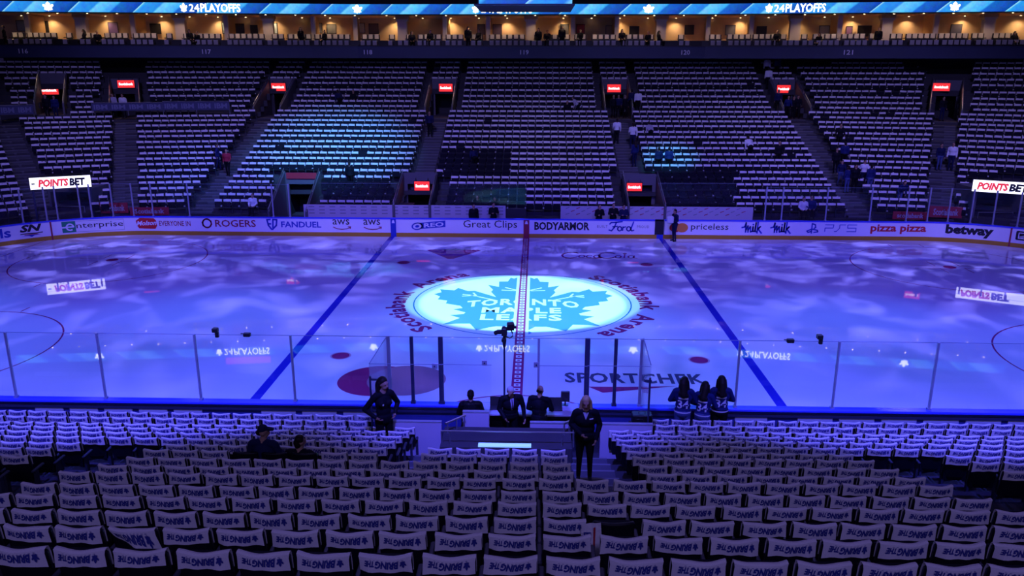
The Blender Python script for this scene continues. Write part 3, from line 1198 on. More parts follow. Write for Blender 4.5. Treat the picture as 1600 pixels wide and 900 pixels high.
SEATS, CLOTHS = Mass(), Mass()
for loc, rz in NEAR_REST:
    for m_ in (bk, cu_, ar):
        SEATS.stamp(m_, loc, rz)
for loc, rz in NEAR_TOWEL_REST:
    CLOTHS.stamp(TOWELS[int(rng.integers(10))], loc, rz)

# ------------------------------------------------------------------ far stand
FZ = [1.83, 2.08, 2.37, 2.62, 2.86, 3.16, 3.47, 3.74, 4.01, 4.33, 4.61, 4.92, 5.19, 5.54, 5.82, 6.10, 6.40, 6.70, 7.04, 7.40, 7.82, 8.30, 8.69, 9.09, 9.49, 9.87]
FY = [14.7 + 0.82 * i for i in range(26)]
deg = math.radians
# aisles: centre point, direction in plan (uphill)
AISLES = {}
for sgn, tagn in ((-1, 'L'), (1, 'R')):
    AISLES['A' + tagn] = ((sgn * 19.6, 15.0), (0.0, 1.0))
    AISLES['E' + tagn] = ((sgn * 27.0, 20.9), (sgn * 0.41, 0.912))
    AISLES['F' + tagn] = ((sgn * 30.3, 15.5), (sgn * 0.627, 0.779))
AISLES['B'] = ((-6.75, 15.0), (0.0, 1.0))
AISLES['C'] = ((6.6, 15.0), (0.0, 1.0))
TURN = [0, 10, 24, 42]


def meet(P, n, d, A):
    """Where the row line n.P = d meets an aisle's centre line."""
    (ax, ay), (dx, dy) = A
    t = (d - n[0] * ax - n[1] * ay) / (n[0] * dx + n[1] * dy)
    return np.array([ax + t * dx, ay + t * dy])


def row_path(i):
    """Corner points of row i from the far left to the far right, in plan."""
    right = []
    P = meet(None, (0, 1), FY[i], AISLES['AR'])
    right.append(P)
    for k, a in ((1, 'ER'), (2, 'FR')):
        th = deg(TURN[k])
        n = (math.sin(th), math.cos(th))
        P = meet(None, n, n[0] * P[0] + n[1] * P[1], AISLES[a])
        right.append(P)
    th = deg(TURN[3])
    right.append(P + 5.0 * np.array([math.cos(th), -math.sin(th)]))
    left = [np.array([-p[0], p[1]]) for p in right[::-1]]
    return left + right


PATHS = [row_path(i) for i in range(26)]
# vomitories: (aisle centre point reached at row, aisle dir, first row, last row, half width)
VOMS = []


def on_aisle(a, i):
    """Point on an aisle's centre line at row i."""
    A = AISLES[a]
    best = None
    path = PATHS[i]
    for p, q in zip(path[:-1], path[1:]):
        d = q - p
        n = np.array([-d[1], d[0]])
        den = n @ np.array(A[1])
        if abs(den) < 1e-6:
            continue
        t = (n @ (p - np.array(A[0]))) / den
        X = np.array(A[0]) + t * np.array(A[1])
        s = ((X - p) @ d) / (d @ d)
        if -0.001 <= s <= 1.001:
            best = X
    return best


def in_frame(q, lo):
    """Local coordinates of plan point q about an aisle frame (centre, dir)."""
    (c, d) = lo
    r = np.asarray(q) - c
    return r @ np.array([d[1], -d[0]]), r @ np.array(d)


for a in ('AL', 'B', 'C', 'AR', 'EL', 'ER'):
    c = on_aisle(a, 17)
    VOMS.append(dict(a=a, c=c, d=np.array(AISLES[a][1]), i0=17, i1=21, hw=0.95, dep=0.82 * 4.6))
# one in the middle of the left corner block, lower down, and the two by the benches
def path_at(i, px, z):
    """Point of row i that shows in pixel column px."""
    for p, q in zip(PATHS[i][:-1], PATHS[i][1:]):
        if pix((*p, z))[0] <= px <= pix((*q, z))[0]:
            lo, hi = 0.0, 1.0
            for _ in range(40):
                m = (lo + hi) / 2
                if pix((*(p + (q - p) * m), z))[0] < px:
                    lo = m
                else:
                    hi = m
            return p + (q - p) * lo
    return None


gi = min(range(8, 22), key=lambda i: abs(pix((*path_at(i, 80, FZ[i] - SEAT_H), FZ[i] - SEAT_H))[1] - 176))
VOMS.append(dict(a='GL', c=path_at(gi, 80, FZ[gi] - SEAT_H), d=np.array([-math.sin(deg(24)), math.cos(deg(24))]), i0=gi, i1=gi + 4, hw=0.85, dep=0.82 * 4.6))
VOMS.append(dict(a='PB', c=np.array([-6.75, FY[0] - 0.35]), d=np.array([0.0, 1.0]), i0=0, i1=4, hw=1.0, dep=3.4))
VOMS.append(dict(a='PC', c=np.array([7.0, FY[0] - 0.35]), d=np.array([0.0, 1.0]), i0=0, i1=4, hw=1.0, dep=3.4))
VOMS.append(dict(a='TL', c=np.array([-14.1, FY[0] - 0.35]), d=np.array([0.0, 1.0]), i0=0, i1=3, hw=1.05, dep=3.0))


def in_vom(q, pad=0.0, row=None):
    for v in VOMS:
        if row is not None and not (v['i0'] <= row <= v['i1']):
            continue
        u, w = in_frame(q, (v['c'], v['d']))
        if abs(u) < v['hw'] + pad and -0.5 < w < v['dep']:
            return True
    return False


# treads of the far stand, left open where the vomitories are
mb = MB()
for i in range(26):
    z = FZ[i] - SEAT_H
    zb = (FZ[i - 1] - SEAT_H) if i else 0.0
    path = PATHS[i]
    for p, q in zip(path[:-1], path[1:]):
        L = np.linalg.norm(q - p)
        n = max(1, int(L / 0.4))
        d = (q - p) / L
        nr = np.array([-d[1], d[0]])
        run = None
        for k in range(n + 1):
            m = p + d * L * (k + 0.5) / n if k < n else None
            ok = m is not None and not in_vom(m, 0.0, i)
            if ok and run is None:
                run = k
            if not ok and run is not None:
                a, b = p + d * L * run / n, p + d * L * k / n
                f0, f1, g0, g1 = a - nr * 0.55, b - nr * 0.55, a + nr * 0.32, b + nr * 0.32
                vs = [(*f0, zb), (*f1, zb), (*f1, z), (*f0, z), (*g1, z), (*g0, z)]
                mb.add(vs, [(0, 1, 2, 3), (3, 2, 4, 5)], M['concrete'])
                run = None
tag(mb.build('floor_far_stand'), 'dark stepped concrete of the far stand', 'stand', kind='structure')
# front wall of the far stand
mb = MB()
path = PATHS[0]
for p, q in zip(path[:-1], path[1:]):
    d = (q - p) / np.linalg.norm(q - p)
    nr = np.array([-d[1], d[0]])
    a, b = p - nr * 0.58, q - nr * 0.58
    mb.add([(*a, 0), (*b, 0), (*b, FZ[0] - SEAT_H + 0.02), (*a, FZ[0] - SEAT_H + 0.02)], [(0, 1, 2, 3)], M['dark'])
tag(mb.build('wall_stand_front'), 'dark front wall below the far stand', 'wall', kind='structure')
mb = MB()
mb.box((-45, HW + 0.1, -0.1), (45, 16.0, -0.01), M['dark'])
tag(mb.build('floor_bench_apron'), 'dark floor behind the far boards', 'floor', kind='structure')

# aisle steps
mb = MB()
for a, hw in (('AL', 0.65), ('B', 0.62), ('C', 0.62), ('AR', 0.68), ('EL', 0.72), ('ER', 0.72), ('FL', 0.7), ('FR', 0.7)):
    d = np.array(AISLES[a][1])
    nrm = np.array([d[1], -d[0]])
    for i in range(5 if a in ('B', 'C') else 1, 17):
        c = on_aisle(a, i)
        if c is None:
            continue
        z = FZ[i] - SEAT_H
        zb = FZ[i - 1] - SEAT_H
        for k, (w0, w1, h) in enumerate(((-0.56, 0.30, z + 0.012), (-0.84, -0.54, (z + zb) / 2))):
            pts = [c + nrm * s * hw + d * w for s, w in ((-1, w0), (1, w0), (1, w1), (-1, w1))]
            mb.add([(*p, h - 0.15) for p in pts] + [(*p, h) for p in pts], [(4, 5, 6, 7), (0, 1, 5, 4), (1, 2, 6, 5), (3, 0, 4, 7)], M['stair'])
            e0, e1 = pts[0] - d * 0.003, pts[1] - d * 0.003
            mb.add([(*e0, h - 0.03), (*e1, h - 0.03), (*e1, h + 0.003), (*e0, h + 0.003)], [(0, 1, 2, 3)], M['nosing'])
tag(mb.build('floor_stair_far'), 'grey concrete aisle steps of the far stand', 'stairs', kind='structure')

# far seats and towels: thousands, one object each kind
fs_seat = MB()
fs_seat.box((-0.225, -0.02, 0.40), (0.225, 0.04, 0.865), M['seat'])
fs_seat.box((-0.21, -0.13, 0.42), (0.21, -0.03, 0.76), M['seatcloth'])
fs_seat.box((0.245, -0.26, 0.54), (0.285, 0.02, 0.60), M['arm'])
fs_seat.box((0.25, -0.08, 0.0), (0.28, 0.0, 0.56), M['arm'])
fs_cup = MB()
fs_cup.box((0.225, -0.34, 0.50), (0.305, -0.26, 0.56), M['cup'])
FT = []
for k in range(8):
    t = MB()
    h = 0.20 + 0.05 * rng.random()
    w = 0.215 + 0.015 * rng.random()
    sk = 0.03 * (rng.random() - 0.5)
    ph = rng.random() * 6
    xs_ = np.linspace(-w, w, 5)
    vs = []
    for r, (y, z) in enumerate(((-0.045, 0.875 - h), (-0.036, 0.82), (-0.02, 0.884), (0.045, 0.884), (0.055, 0.68))):
        for m_, x in enumerate(xs_):
            vs.append((x, y - (0.03 if r == 0 else 0) + 0.008 * math.sin(ph + 3 * m_), z + (0.015 * math.sin(ph + 2 * m_) + sk * (m_ - 2) if r == 0 else 0.006 * math.sin(ph + m_))))
    t.add(vs, [(r * 5 + c, r * 5 + c + 1, r * 5 + c + 6, r * 5 + c + 5) for r in range(4) for c in range(4)], M['towel'])
    FT.append(t)

NO_SEAT = [(425, 262, 505, 345), (612, 268, 700, 345), (958, 266, 1026, 345), (44, 268, 146, 345), (1515, 268, 1604, 345),
           (145, 150, 360, 173), (48, 128, 112, 182), (0, 162, 52, 180)]
BARE_RECT = [(687, 230, 800, 269), (1026, 262, 1150, 345), (505, 276, 640, 309), (690, 286, 822, 345), (1222, 93, 1300, 104), (160, 93, 182, 118), (1408, 98, 1455, 112), (160, 98, 234, 104)]


def hit(rects, px, py):
    return any(a <= px <= c and b <= py <= d for a, b, c, d in rects)


n_far = 0
for i in range(26):
    path = PATHS[i]
    allp = [path[0], path[1], path[2], path[3], on_aisle('B', i), on_aisle('C', i), path[4], path[5], path[6], path[7]]
    for s in range(9):
        p, q = allp[s], allp[s + 1]
        L = np.linalg.norm(q - p)
        d = (q - p) / L
        wide = 1.5 if i >= 17 else 0.68
        skew = [0.0] * 2
        for e, (pt, idx) in enumerate(((p, s), (q, s + 1))):
            if idx in (0, 9):
                skew[e] = 0.0
            elif idx in (1, 8):
                skew[e] = 0.72
            else:
                skew[e] = wide
        free = L - skew[0] - skew[1]
        n = int(free / PITCH)
        if n < 1:
            continue
        off = skew[0] + (free - n * PITCH) / 2 + PITCH / 2
        rz = math.atan2(d[1], d[0])
        pos = [p + d * (off + k * PITCH) for k in range(n)]
        if s in (2, 3, 4, 5, 6) and i >= 22 and s < 7:
            pos += [q + d * (k - 1.5) * PITCH for k in range(4)] if s + 1 in (3, 4, 5, 6) else []
        for k, m in enumerate(pos):
            if in_vom(m, 0.25, i):
                continue
            loc = (m[0], m[1], FZ[i] - SEAT_H)
            px, py = pix((m[0], m[1], FZ[i] - 0.05))
            if not (-30 < px < 1630) or py > 352 or hit(NO_SEAT, px, py):
                continue
            SEATS.stamp(fs_seat, loc, rz)
            if k % 2 == 0:
                SEATS.stamp(fs_cup, loc, rz)
            n_far += 1
            if hit(BARE_RECT, px, py) or rng.random() < 0.008:
                continue
            CLOTHS.stamp(FT[int(rng.integers(8))], (loc[0] + jit(0.012), loc[1], loc[2]), rz + jit(0.03))
tag(SEATS.build('stadium_seat'), 'rows upon rows of dark folding seats filling the stands across the ice', 'seats', kind='stuff')
tag(CLOTHS.build('rally_towel'), 'countless white towels draped on the seats across the ice', 'towels', kind='stuff')


# ------------------------------------------------------------------ vomitories with their red signs
def loc3(v, u, w, z):
    d = v['d']
    nr = np.array([d[1], -d[0]])
    p = v['c'] + nr * u + d * w
    return (p[0], p[1], z)


def vbox(mb, v, lo, hi, material):
    vs = [loc3(v, x, y, z) for z in (lo[2], hi[2]) for x, y in ((lo[0], lo[1]), (hi[0], lo[1]), (hi[0], hi[1]), (lo[0], hi[1]))]
    mb.add(vs, [(0, 3, 2, 1), (4, 5, 6, 7), (0, 1, 5, 4), (1, 2, 6, 5), (2, 3, 7, 6), (3, 0, 4, 7)], material)


VLAB = {'AL': 'between the second and third full seat blocks from the left', 'B': 'high in the stand, directly above the left bench tunnel', 'C': 'high in the stand, directly above the right bench tunnel', 'AR': 'where fans gather on the right-hand diagonal aisle',
        'EL': 'above the banner at the left corner aisle', 'ER': 'at the top of the right corner aisle', 'GL': 'inside the leftmost corner block', 'PB': 'behind the left bench', 'PC': 'behind the right bench', 'TL': 'beside the left bench under a dull red lintel'}
SIGN_PX = {'AL': (424, 446, 130, 142), 'B': (686, 707, 131, 143), 'C': (949, 970, 132, 144), 'AR': (1214, 1235, 133, 145), 'EL': (185, 208.5, 125.5, 137), 'ER': (1459, 1483, 130, 142), 'GL': (62.5, 89, 134.5, 147.5), 'PB': (647.5, 671, 283.5, 297.5), 'PC': (979.5, 1003, 286, 298.5)}
for v in VOMS:
    i0, i1, hw = v['i0'], v['i1'], v['hw']
    zf = FZ[i0] - SEAT_H - 0.05 if i0 > 0 else 0.35
    dep = v['dep']
    ztop = FZ[min(25, i1 + 1)] - SEAT_H + 0.05
    root = empty('vomitory_portal', loc3(v, 0, 0, zf))
    tag(root, 'dark entrance tunnel ' + VLAB[v['a']], 'entrance tunnel', 'entrance tunnels of the far stand')
    for s in (-1, 1):
        mb = MB()
        a, b = sorted((s * hw, s * (hw + 0.12)))
        low = FZ[i0] - SEAT_H + 0.75
        hi_ = ztop + 0.75
        if v['a'] == 'TL':
            low, hi_ = 1.25, 3.2
        for x0, x1 in ((a, b),):
            vs = [loc3(v, x, y, z) for x in (x0, x1) for y, z in ((-0.55, zf), (dep, zf), (dep, hi_), (-0.55, low))]
            mb.add(vs, [(0, 1, 2, 3), (7, 6, 5, 4), (0, 3, 7, 4), (3, 2, 6, 7), (2, 1, 5, 6), (1, 0, 4, 5)], M['parapet'])
        wbuild(mb, 'side_wall', root)
        mb = MB()
        e0, e1 = loc3(v, s * (hw + 0.06), -0.55, low + 0.18), loc3(v, s * (hw + 0.06), dep - 0.1, hi_ + 0.18)
        mb.tube([e0, e1], 0.025, M['steel'], 6)
        for t in (0.02, 0.5, 0.97):
            p = np.array(e0) * (1 - t) + np.array(e1) * t
            mb.tube([p, p - np.array([0, 0, 0.22])], 0.018, M['steel'], 6)
        wbuild(mb, 'hand_rail', root)
    mb = MB()                                             # back wall round the opening
    oh = 2.05
    vbox(mb, v, (-hw, dep - 0.12, zf + oh), (hw, dep, max(ztop + 0.7, zf + oh + 0.7)), M['parapet'])
    vbox(mb, v, (-hw, dep - 0.12, zf), (-hw + 0.22, dep, zf + oh), M['parapet'])
    vbox(mb, v, (hw - 0.22, dep - 0.12, zf), (hw, dep, zf + oh), M['parapet'])
    wbuild(mb, 'portal_frame', root)
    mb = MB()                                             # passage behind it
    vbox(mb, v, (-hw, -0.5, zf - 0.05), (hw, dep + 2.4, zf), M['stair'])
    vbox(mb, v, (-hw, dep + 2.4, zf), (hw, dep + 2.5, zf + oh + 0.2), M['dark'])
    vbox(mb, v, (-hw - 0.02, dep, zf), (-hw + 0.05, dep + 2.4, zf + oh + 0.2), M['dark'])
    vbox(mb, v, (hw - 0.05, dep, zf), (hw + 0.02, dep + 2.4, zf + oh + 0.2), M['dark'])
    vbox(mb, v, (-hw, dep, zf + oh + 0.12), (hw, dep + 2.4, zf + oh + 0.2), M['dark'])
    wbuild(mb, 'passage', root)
    if v['a'] == 'TL':
        mb = MB()
        vbox(mb, v, (-hw + 0.1, dep - 0.2, 2.75), (hw - 0.1, dep - 0.13, 3.12), M['redpanel'])
        wbuild(mb, 'lintel_panel', root)
        continue
    # the lit sign hangs in the opening at the size the lettering shows
    x0, x1, y0, y1 = SIGN_PX[v['a']]
    cY = loc3(v, 0, dep - 0.3, 0)[1]
    A, B, D = atY(x0, y0, cY), atY(x1, y0, cY), atY(x0, y1, cY)
    c = (atY((x0 + x1) / 2, (y0 + y1) / 2, cY))
    w, h = np.linalg.norm(B - A), np.linalg.norm(D - A)
    rz = -math.atan2(v['d'][0], v['d'][1])
    so = empty('lit_sign', c, rz)
    tag(so, 'red lit tunnel sign ' + VLAB[v['a']], 'sign', 'red tunnel signs')
    mb = MB()
    mb.box((-w / 2 - 0.03, 0.0, -h / 2 - 0.03), (w / 2 + 0.03, 0.10, h / 2 + 0.03), M['black'])
    mb.build('housing', so)
    mb = MB()
    mb.box((-w / 2, -0.01, -h / 2), (w / 2, 0.005, h / 2), M['redled'])
    lay_text(mb, 'Scotiabank', lambda a, b: (-w * 0.42 + a * w * 0.84, -0.016, -h * 0.17 + b * h * 0.34), M['signwhite'], bold=0.035)
    mb.build('display_face', so)
    mb = MB()
    for s in (-1, 1):
        mb.tube([(s * w * 0.4, 0.05, h / 2), (s * w * 0.4, 0.05, h / 2 + 0.2)], 0.02, M['black'], 6)
    mb.build('hanger', so)

# banners in front of the corner cross aisle, and red boards at the corner fronts
def banner(label, px0, px1, y0, y1, Y0, Y1, material, text, tcol, reps, name='banner', cat='banner', group=None):
    A, B, C = atY(px0, (y0 + y1) / 2, Y0), atY(px1, (y0 + y1) / 2, Y1), None
    d = B - A
    d[2] = 0
    L = np.linalg.norm(d)
    h = np.linalg.norm(atY(px0, y0, Y0) - atY(px0, y1, Y0))
    mid = (A + B) / 2
    rz = math.atan2(d[1], d[0])
    o = empty(name, (mid[0], mid[1], mid[2] - h / 2), rz)
    tag(o, label, cat, group)
    mb = MB()
    mb.box((-L / 2, 0, 0), (L / 2, 0.04, h), material)
    mb.build('panel', o)
    mb = MB()
    for k in range(reps):
        x0 = -L / 2 + L * (k + 0.12) / reps
        w = L / reps * 0.76
        lay_text(mb, text, lambda a, b: (x0 + a * w, -0.008, h * 0.2 + b * h * 0.6), tcol, bold=0.03)
    mb.build('lettering', o)
    if name == 'banner':
        mb = MB()
        mb.tube([(-L / 2, 0.02, h + 0.03), (L / 2, 0.02, h + 0.03)], 0.02, M['steel'], 6)
        n = max(2, int(L / 2) + 1)
        for k in range(n):
            x = -L / 2 + L * k / (n - 1)
            mb.tube([(x, 0.05, -0.35), (x, 0.05, h + 0.03)], 0.02, M['steel'], 6)
        mb.build('rail', o)
    return o


M['bannerblue'] = mat('banner_navy', (0.03, 0.035, 0.10), 0.6)
M['bannertext'] = mat('banner_letter', (0.13, 0.14, 0.24), 0.6)
M['dimwhite'] = mat('dim_white_letter', (0.40, 0.38, 0.42), 0.6)
yE = on_aisle('EL', 16)[1] - 0.5
banner('navy banner with grey block letters across the left corner cross aisle', 143, 254, 161, 173, yE - 0.9, yE + 0.3, M['bannerblue'], 'IBM', M['bannertext'], 4, group='navy letter banners')
banner('navy banner with grey block letters right of the corner stairs', 254, 358, 159, 172, yE + 0.3, yE + 1.0, M['bannerblue'], 'IBM', M['bannertext'], 4, group='navy letter banners')
banner('navy banner with grey block letters at the leftmost block', -2, 52, 165, 179, yE - 3.4, yE - 2.2, M['bannerblue'], 'IBM', M['bannertext'], 2, group='navy letter banners')
for k, (a, b, c, d, Y0, Y1, t, lab) in enumerate(((156, 200, 317, 333, 13.6, 13.8, 'Scotiabank', 'dull red board at the left corner front, upper of two'), (203, 264, 324, 336, 13.5, 13.75, 'Scotiabank', 'dull red board at the left corner front, lower of two'),
                                                  (1395, 1450, 331, 343, 13.7, 13.5, 'scotiabank', 'dull red board at the right corner front, lower of two'), (1452, 1504, 323, 340, 13.8, 13.4, 'Scotiabank', 'dull red board at the right corner front, upper of two'))):
    banner(lab, a, b, c, d, Y0, Y1, M['redpanel'], t, M['dimwhite'], 1, 'red_board', 'board', 'dull red corner boards')

# bench back walls: white panels printed with small marks
for lab, x0, x1, y0, y1, red in (('white bench back wall printed with rows of tiny dark marks, left bench', 474, 790, 319.5, 337.5, False), ('white bench back wall printed with reddish marks, right bench', 876, 1176, 322, 339, True)):
    Y = 14.05
    A, B = atY(x0, y0, Y), atY(x1, y1, Y)
    o = empty('bench_back_wall', ((A[0] + B[0]) / 2, Y, 0))
    tag(o, lab, 'bench wall', 'bench back walls')
    w = (B[0] - A[0]) / 2
    mb = MB()
    mb.box((-w, 0, 0.3), (w, 0.06, A[2]), M['wallwhite'])
    mb.build('panel', o)
    mb = MB()
    zs = np.linspace(B[2] + 0.1, A[2] - 0.12, 3)
    n = int(2 * w / 0.62)
    for r, z in enumerate(zs):
        for k in range(n):
            x = -w + 0.3 + k * 0.62 + (0.3 if red and r % 2 else 0)
            if x > w - 0.35:
                continue
            if red:
                mb.add([(x, -0.005, z - 0.05), (x + 0.22, -0.005, z + 0.03), (x + 0.22, -0.005, z + 0.07), (x, -0.005, z + 0.0)], [(0, 1, 2, 3)], M['ad_dred'] if (k + r) % 2 else M['ad_grey'])
            else:
                mb.box((x, -0.006, z - 0.03), (x + 0.34, 0, z + 0.03), M['ad_grey'])
    mb.build('printed_marks', o)
    mb = MB()
    mb.box((-w, -0.45, 0.42), (w, -0.06, 0.48), M['wood'], 0.01)
    n = 7
    for k in range(n):
        x = -w + 0.2 + (2 * w - 0.4) * k / (n - 1)
        mb.box((x - 0.03, -0.4, 0.0), (x + 0.03, -0.1, 0.42), M['black'])
    mb.build('bench', o)

# ------------------------------------------------------------------ suite level, ribbon board, scoreboard
BEND = 13.5
TB = deg(8.0)


def sp(x, z, dep=0.0):
    """Point on the suite front: straight in the middle, swung towards the ice beyond the bends; dep = back from the front."""
    Y0 = 32.5
    if abs(x) <= BEND:
        return (x, Y0 + dep, z)
    e = abs(x) - BEND
    return (math.copysign(BEND + e * math.cos(TB) + dep * math.sin(TB), x), Y0 - e * math.sin(TB) + dep * math.cos(TB), z)


def x_suite(px, z=12.0):
    lo, hi = -60, 60
    for _ in range(50):
        m = (lo + hi) / 2
        if pix(sp(m, z))[0] < px:
            lo = m
        else:
            hi = m
    return (lo + hi) / 2


ZF, ZS, ZR0, ZR1 = 10.12, 11.02, 13.36, 14.08
XL, XR = x_suite(-60), x_suite(1660)


def slab(mb, x0, x1, z0, z1, d0, d1, material, n=None):
    cuts = sorted({x0, x1, *[b for b in (-BEND, BEND) if x0 < b < x1]})
    for a, b in zip(cuts[:-1], cuts[1:]):
        e = 1e-4
        a2, b2 = (a + e if a == -BEND else a), (b - e if b == BEND else b)
        vs = [sp(a2, z0, d0), sp(b2, z0, d0), sp(b2, z0, d1), sp(a2, z0, d1), sp(a2, z1, d0), sp(b2, z1, d0), sp(b2, z1, d1), sp(a2, z1, d1)]
        mb.add(vs, [(0, 3, 2, 1), (4, 5, 6, 7), (0, 1, 5, 4), (1, 2, 6, 5), (2, 3, 7, 6), (3, 0, 4, 7)], material)


mb = MB()
slab(mb, XL, XR, ZF, ZS, 0, 0.25, M['fascia'])
tag(mb.build('trim_fascia'), 'dark blue fascia below the suites carrying section numbers', 'fascia', kind='structure')
mb = MB()
slab(mb, XL, XR, ZF - 0.02, ZF + 0.12, 0.25, 5.6, M['dark'])
slab(mb, XL, XR, ZS - 0.65, ZS - 0.5, 0.25, 1.3, M['dark'])
slab(mb, XL, XR, ZS - 0.60, ZS - 0.02, 1.3, 2.2, M['dark'])
slab(mb, XL, XR, ZS - 0.3, ZS + 0.05, 2.2, 5.6, M['wood'])
tag(mb.build('floor_suite'), 'stepped floor of the suite level', 'floor', kind='structure')
mb = MB()
slab(mb, XL, XR, ZS - 0.2, ZR0 + 0.4, 5.2, 5.4, M['tan'])
tag(mb.build('wall_suite_back'), 'warm tan back wall of the suites', 'wall', kind='structure')
mb = MB()
slab(mb, XL, XR, ZR0 + 0.02, ZR0 + 0.2, 0.3, 5.4, M['tan'])
tag(mb.build('ceiling_suite'), 'tan ceiling of the suite level', 'ceiling', kind='structure')
mb = MB()
slab(mb, XL, XR, ZR1 + 0.02, 19.5, 0.4, 3.0, M['dark'])
tag(mb.build('wall_upper_deck'), 'dark upper deck front above the ribbon board', 'wall', kind='structure')
mb = MB()
slab(mb, XL, XR, 6.5, ZF + 0.05, 5.5, 5.6, M['dark'])
tag(mb.build('wall_concourse'), 'dark wall behind the top row of the far stand', 'wall', kind='structure')

for num, px in (('116', 36), ('117', 322.5), ('118', 575), ('119', 819.5), ('120', 1071.5), ('121', 1326)):
    xm = x_suite(px, 10.7)
    y_ = 80
    mb = MB()
    lay_text(mb, num, lambda a, b: sp(xm - 0.33 + a * 0.66, 10.40 + b * 0.34, -0.012), M['number'], bold=0.015)
    tag(mb.build('section_number'), 'pale section number ' + {'116': 'one hundred sixteen', '117': 'one hundred seventeen', '118': 'one hundred eighteen', '119': 'one hundred nineteen', '120': 'one hundred twenty', '121': 'one hundred twenty-one'}[num] + ' on the dark fascia', 'number', 'section numbers')

# ribbon board
rb = empty('ribbon_board', (0, 32.0, ZR0))
tag(rb, 'long blue glowing ribbon board with white playoff lettering above the suites', 'ribbon board')
mb = MB()
slab(mb, XL, XR, ZR0, ZR1, -0.50, -0.35, M['led'])
wbuild(mb, 'led_screen', rb)
mb = MB()
slab(mb, XL, XR, ZR0 - 0.05, ZR0 - 0.005, -0.52, 0.3, M['dark'])
slab(mb, XL, XR, ZR1 + 0.005, ZR1 + 0.06, -0.52, 0.3, M['dark'])
slab(mb, XL, XR, ZR0 - 0.02, ZR1 + 0.02, -0.34, 0.28, M['dark'])
wbuild(mb, 'casing', rb)


def rib_text(px0, px1, s, zz0, zz1, bold=0.012):
    a0, a1 = x_suite(px0, 13.7), x_suite(px1, 13.7)
    mb = MB()
    lay_text(mb, s, lambda a, b: sp(a0 + (a1 - a0) * a, ZR0 + (ZR1 - ZR0) * (zz0 + (zz1 - zz0) * b), -0.52), M['ribbonletter'], bold=bold)
    return wbuild(mb, 'lettering', rb)


def rib_leaf(px, w=10.5):
    a0, a1 = x_suite(px - w / 2, 13.7), x_suite(px + w / 2, 13.7)
    xm, hw = (a0 + a1) / 2, (a1 - a0) / 2
    mb = MB()
    lay_poly(mb, LEAF, lambda x, y: sp(xm + x * hw, ZR0 + (ZR1 - ZR0) * (0.52 + y * 0.44), -0.525), M['ribbonletter'])
    return wbuild(mb, 'leaf_emblem', rb)


for p in (290, 744, 1200):
    rib_leaf(p)
    rib_text(p + 8.5, p + 24, '24', 0.14, 0.86, 0.0)
    rib_text(p + 26, p + 88, 'PLAYOFFS', 0.10, 0.92)
for p in (80, 560, 1012, 1488):
    rib_leaf(p, 16)

# red sign on the upper deck front, above the frame, mirrored in the ice
a0, a1 = x_suite(292, 14.8), x_suite(374, 14.8)
rs = empty('red_deck_sign', (0, 32.0, 14.5))
tag(rs, 'long red lit sign on the upper deck front, mirrored in the near ice', 'sign')
mb = MB()
slab(mb, a0, a1, 14.45, 15.15, 0.26, 0.39, M['black'])
wbuild(mb, 'housing', rs)
mb = MB()
slab(mb, a0 + 0.05, a1 - 0.05, 14.5, 15.1, 0.24, 0.26, M['redled'])
wbuild(mb, 'lit_face', rs)

# centre-hung scoreboard: only its lowest ring dips into view
sb_ = empty('hanging_scoreboard', (0.05, 0, 11.7))
tag(sb_, 'blue glowing underside ring of the centre-hung scoreboard above the ice', 'scoreboard')
mb = MB()
mb.box((-1.68, -1.7, 0.0), (1.68, 1.7, 3.2), M['dark'])
mb.box((-1.82, -1.82, -0.05), (1.82, 1.82, 0.02), M['black'], 0.02)
mb.build('frame', sb_)
for k, (lo, hi) in enumerate((((-1.64, -1.76, 0.02), (1.72, -1.70, 3.1)), ((-1.64, 1.70, 0.02), (1.72, 1.76, 3.1)))):
    mb = MB()
    mb.box(lo, hi, M['led'])
    mb.build('screen', sb_)
mb = MB()
lay_text(mb, 'PLAYOFFS', lambda a, b: (-0.72 + a * 1.35, -1.775, 0.33 + b * 0.26), M['ribbonletter'], bold=0.03)
mb.build('lettering', sb_)
mb = MB()
for x in (-1.4, 1.4):
    for y in (-1.4, 1.4):
        mb.tube([(x, y, 3.2), (x, y, 12.0)], 0.03, M['black'], 6)
mb.build('hoist_cable', sb_)

# columns and partitions
for k, px in enumerate((110, 270, 412, 622, 829, 1039, 1249, 1397, 1562)):
    x = x_suite(px)
    mb = MB()
    slab(mb, x - 0.38, x + 0.38, ZS - 0.1, ZR0, 2.0, 2.7, M['pale'])
    slab(mb, x - 0.52, x + 0.52, ZR0 - 0.25, ZR0, 1.9, 2.8, M['wood'])
    slab(mb, x - 0.46, x + 0.46, ZR0 - 0.40, ZR0 - 0.25, 1.95, 2.75, M['pale'])
    tag(mb.build('trim_column'), nth(k + 1) + ' pale square column from the left in the suites', 'column', kind='structure')
PART = [21, 192, 343, 484, 552, 690, 760, 897, 968, 1109, 1179, 1322, 1478]
for k, px in enumerate(PART):
    x = x_suite(px)
    mb = MB()
    slab(mb, x - 0.13, x + 0.13, ZS - 0.1, ZR0, 2.6, 5.2, M['wood'])
    slab(mb, x - 0.17, x + 0.17, ZS - 0.1, ZR0, 2.3, 2.6, M['pale'])
    tag(mb.build('wall_partition'), nth(k + 1) + ' wooden partition from the left between suites', 'partition', kind='structure')

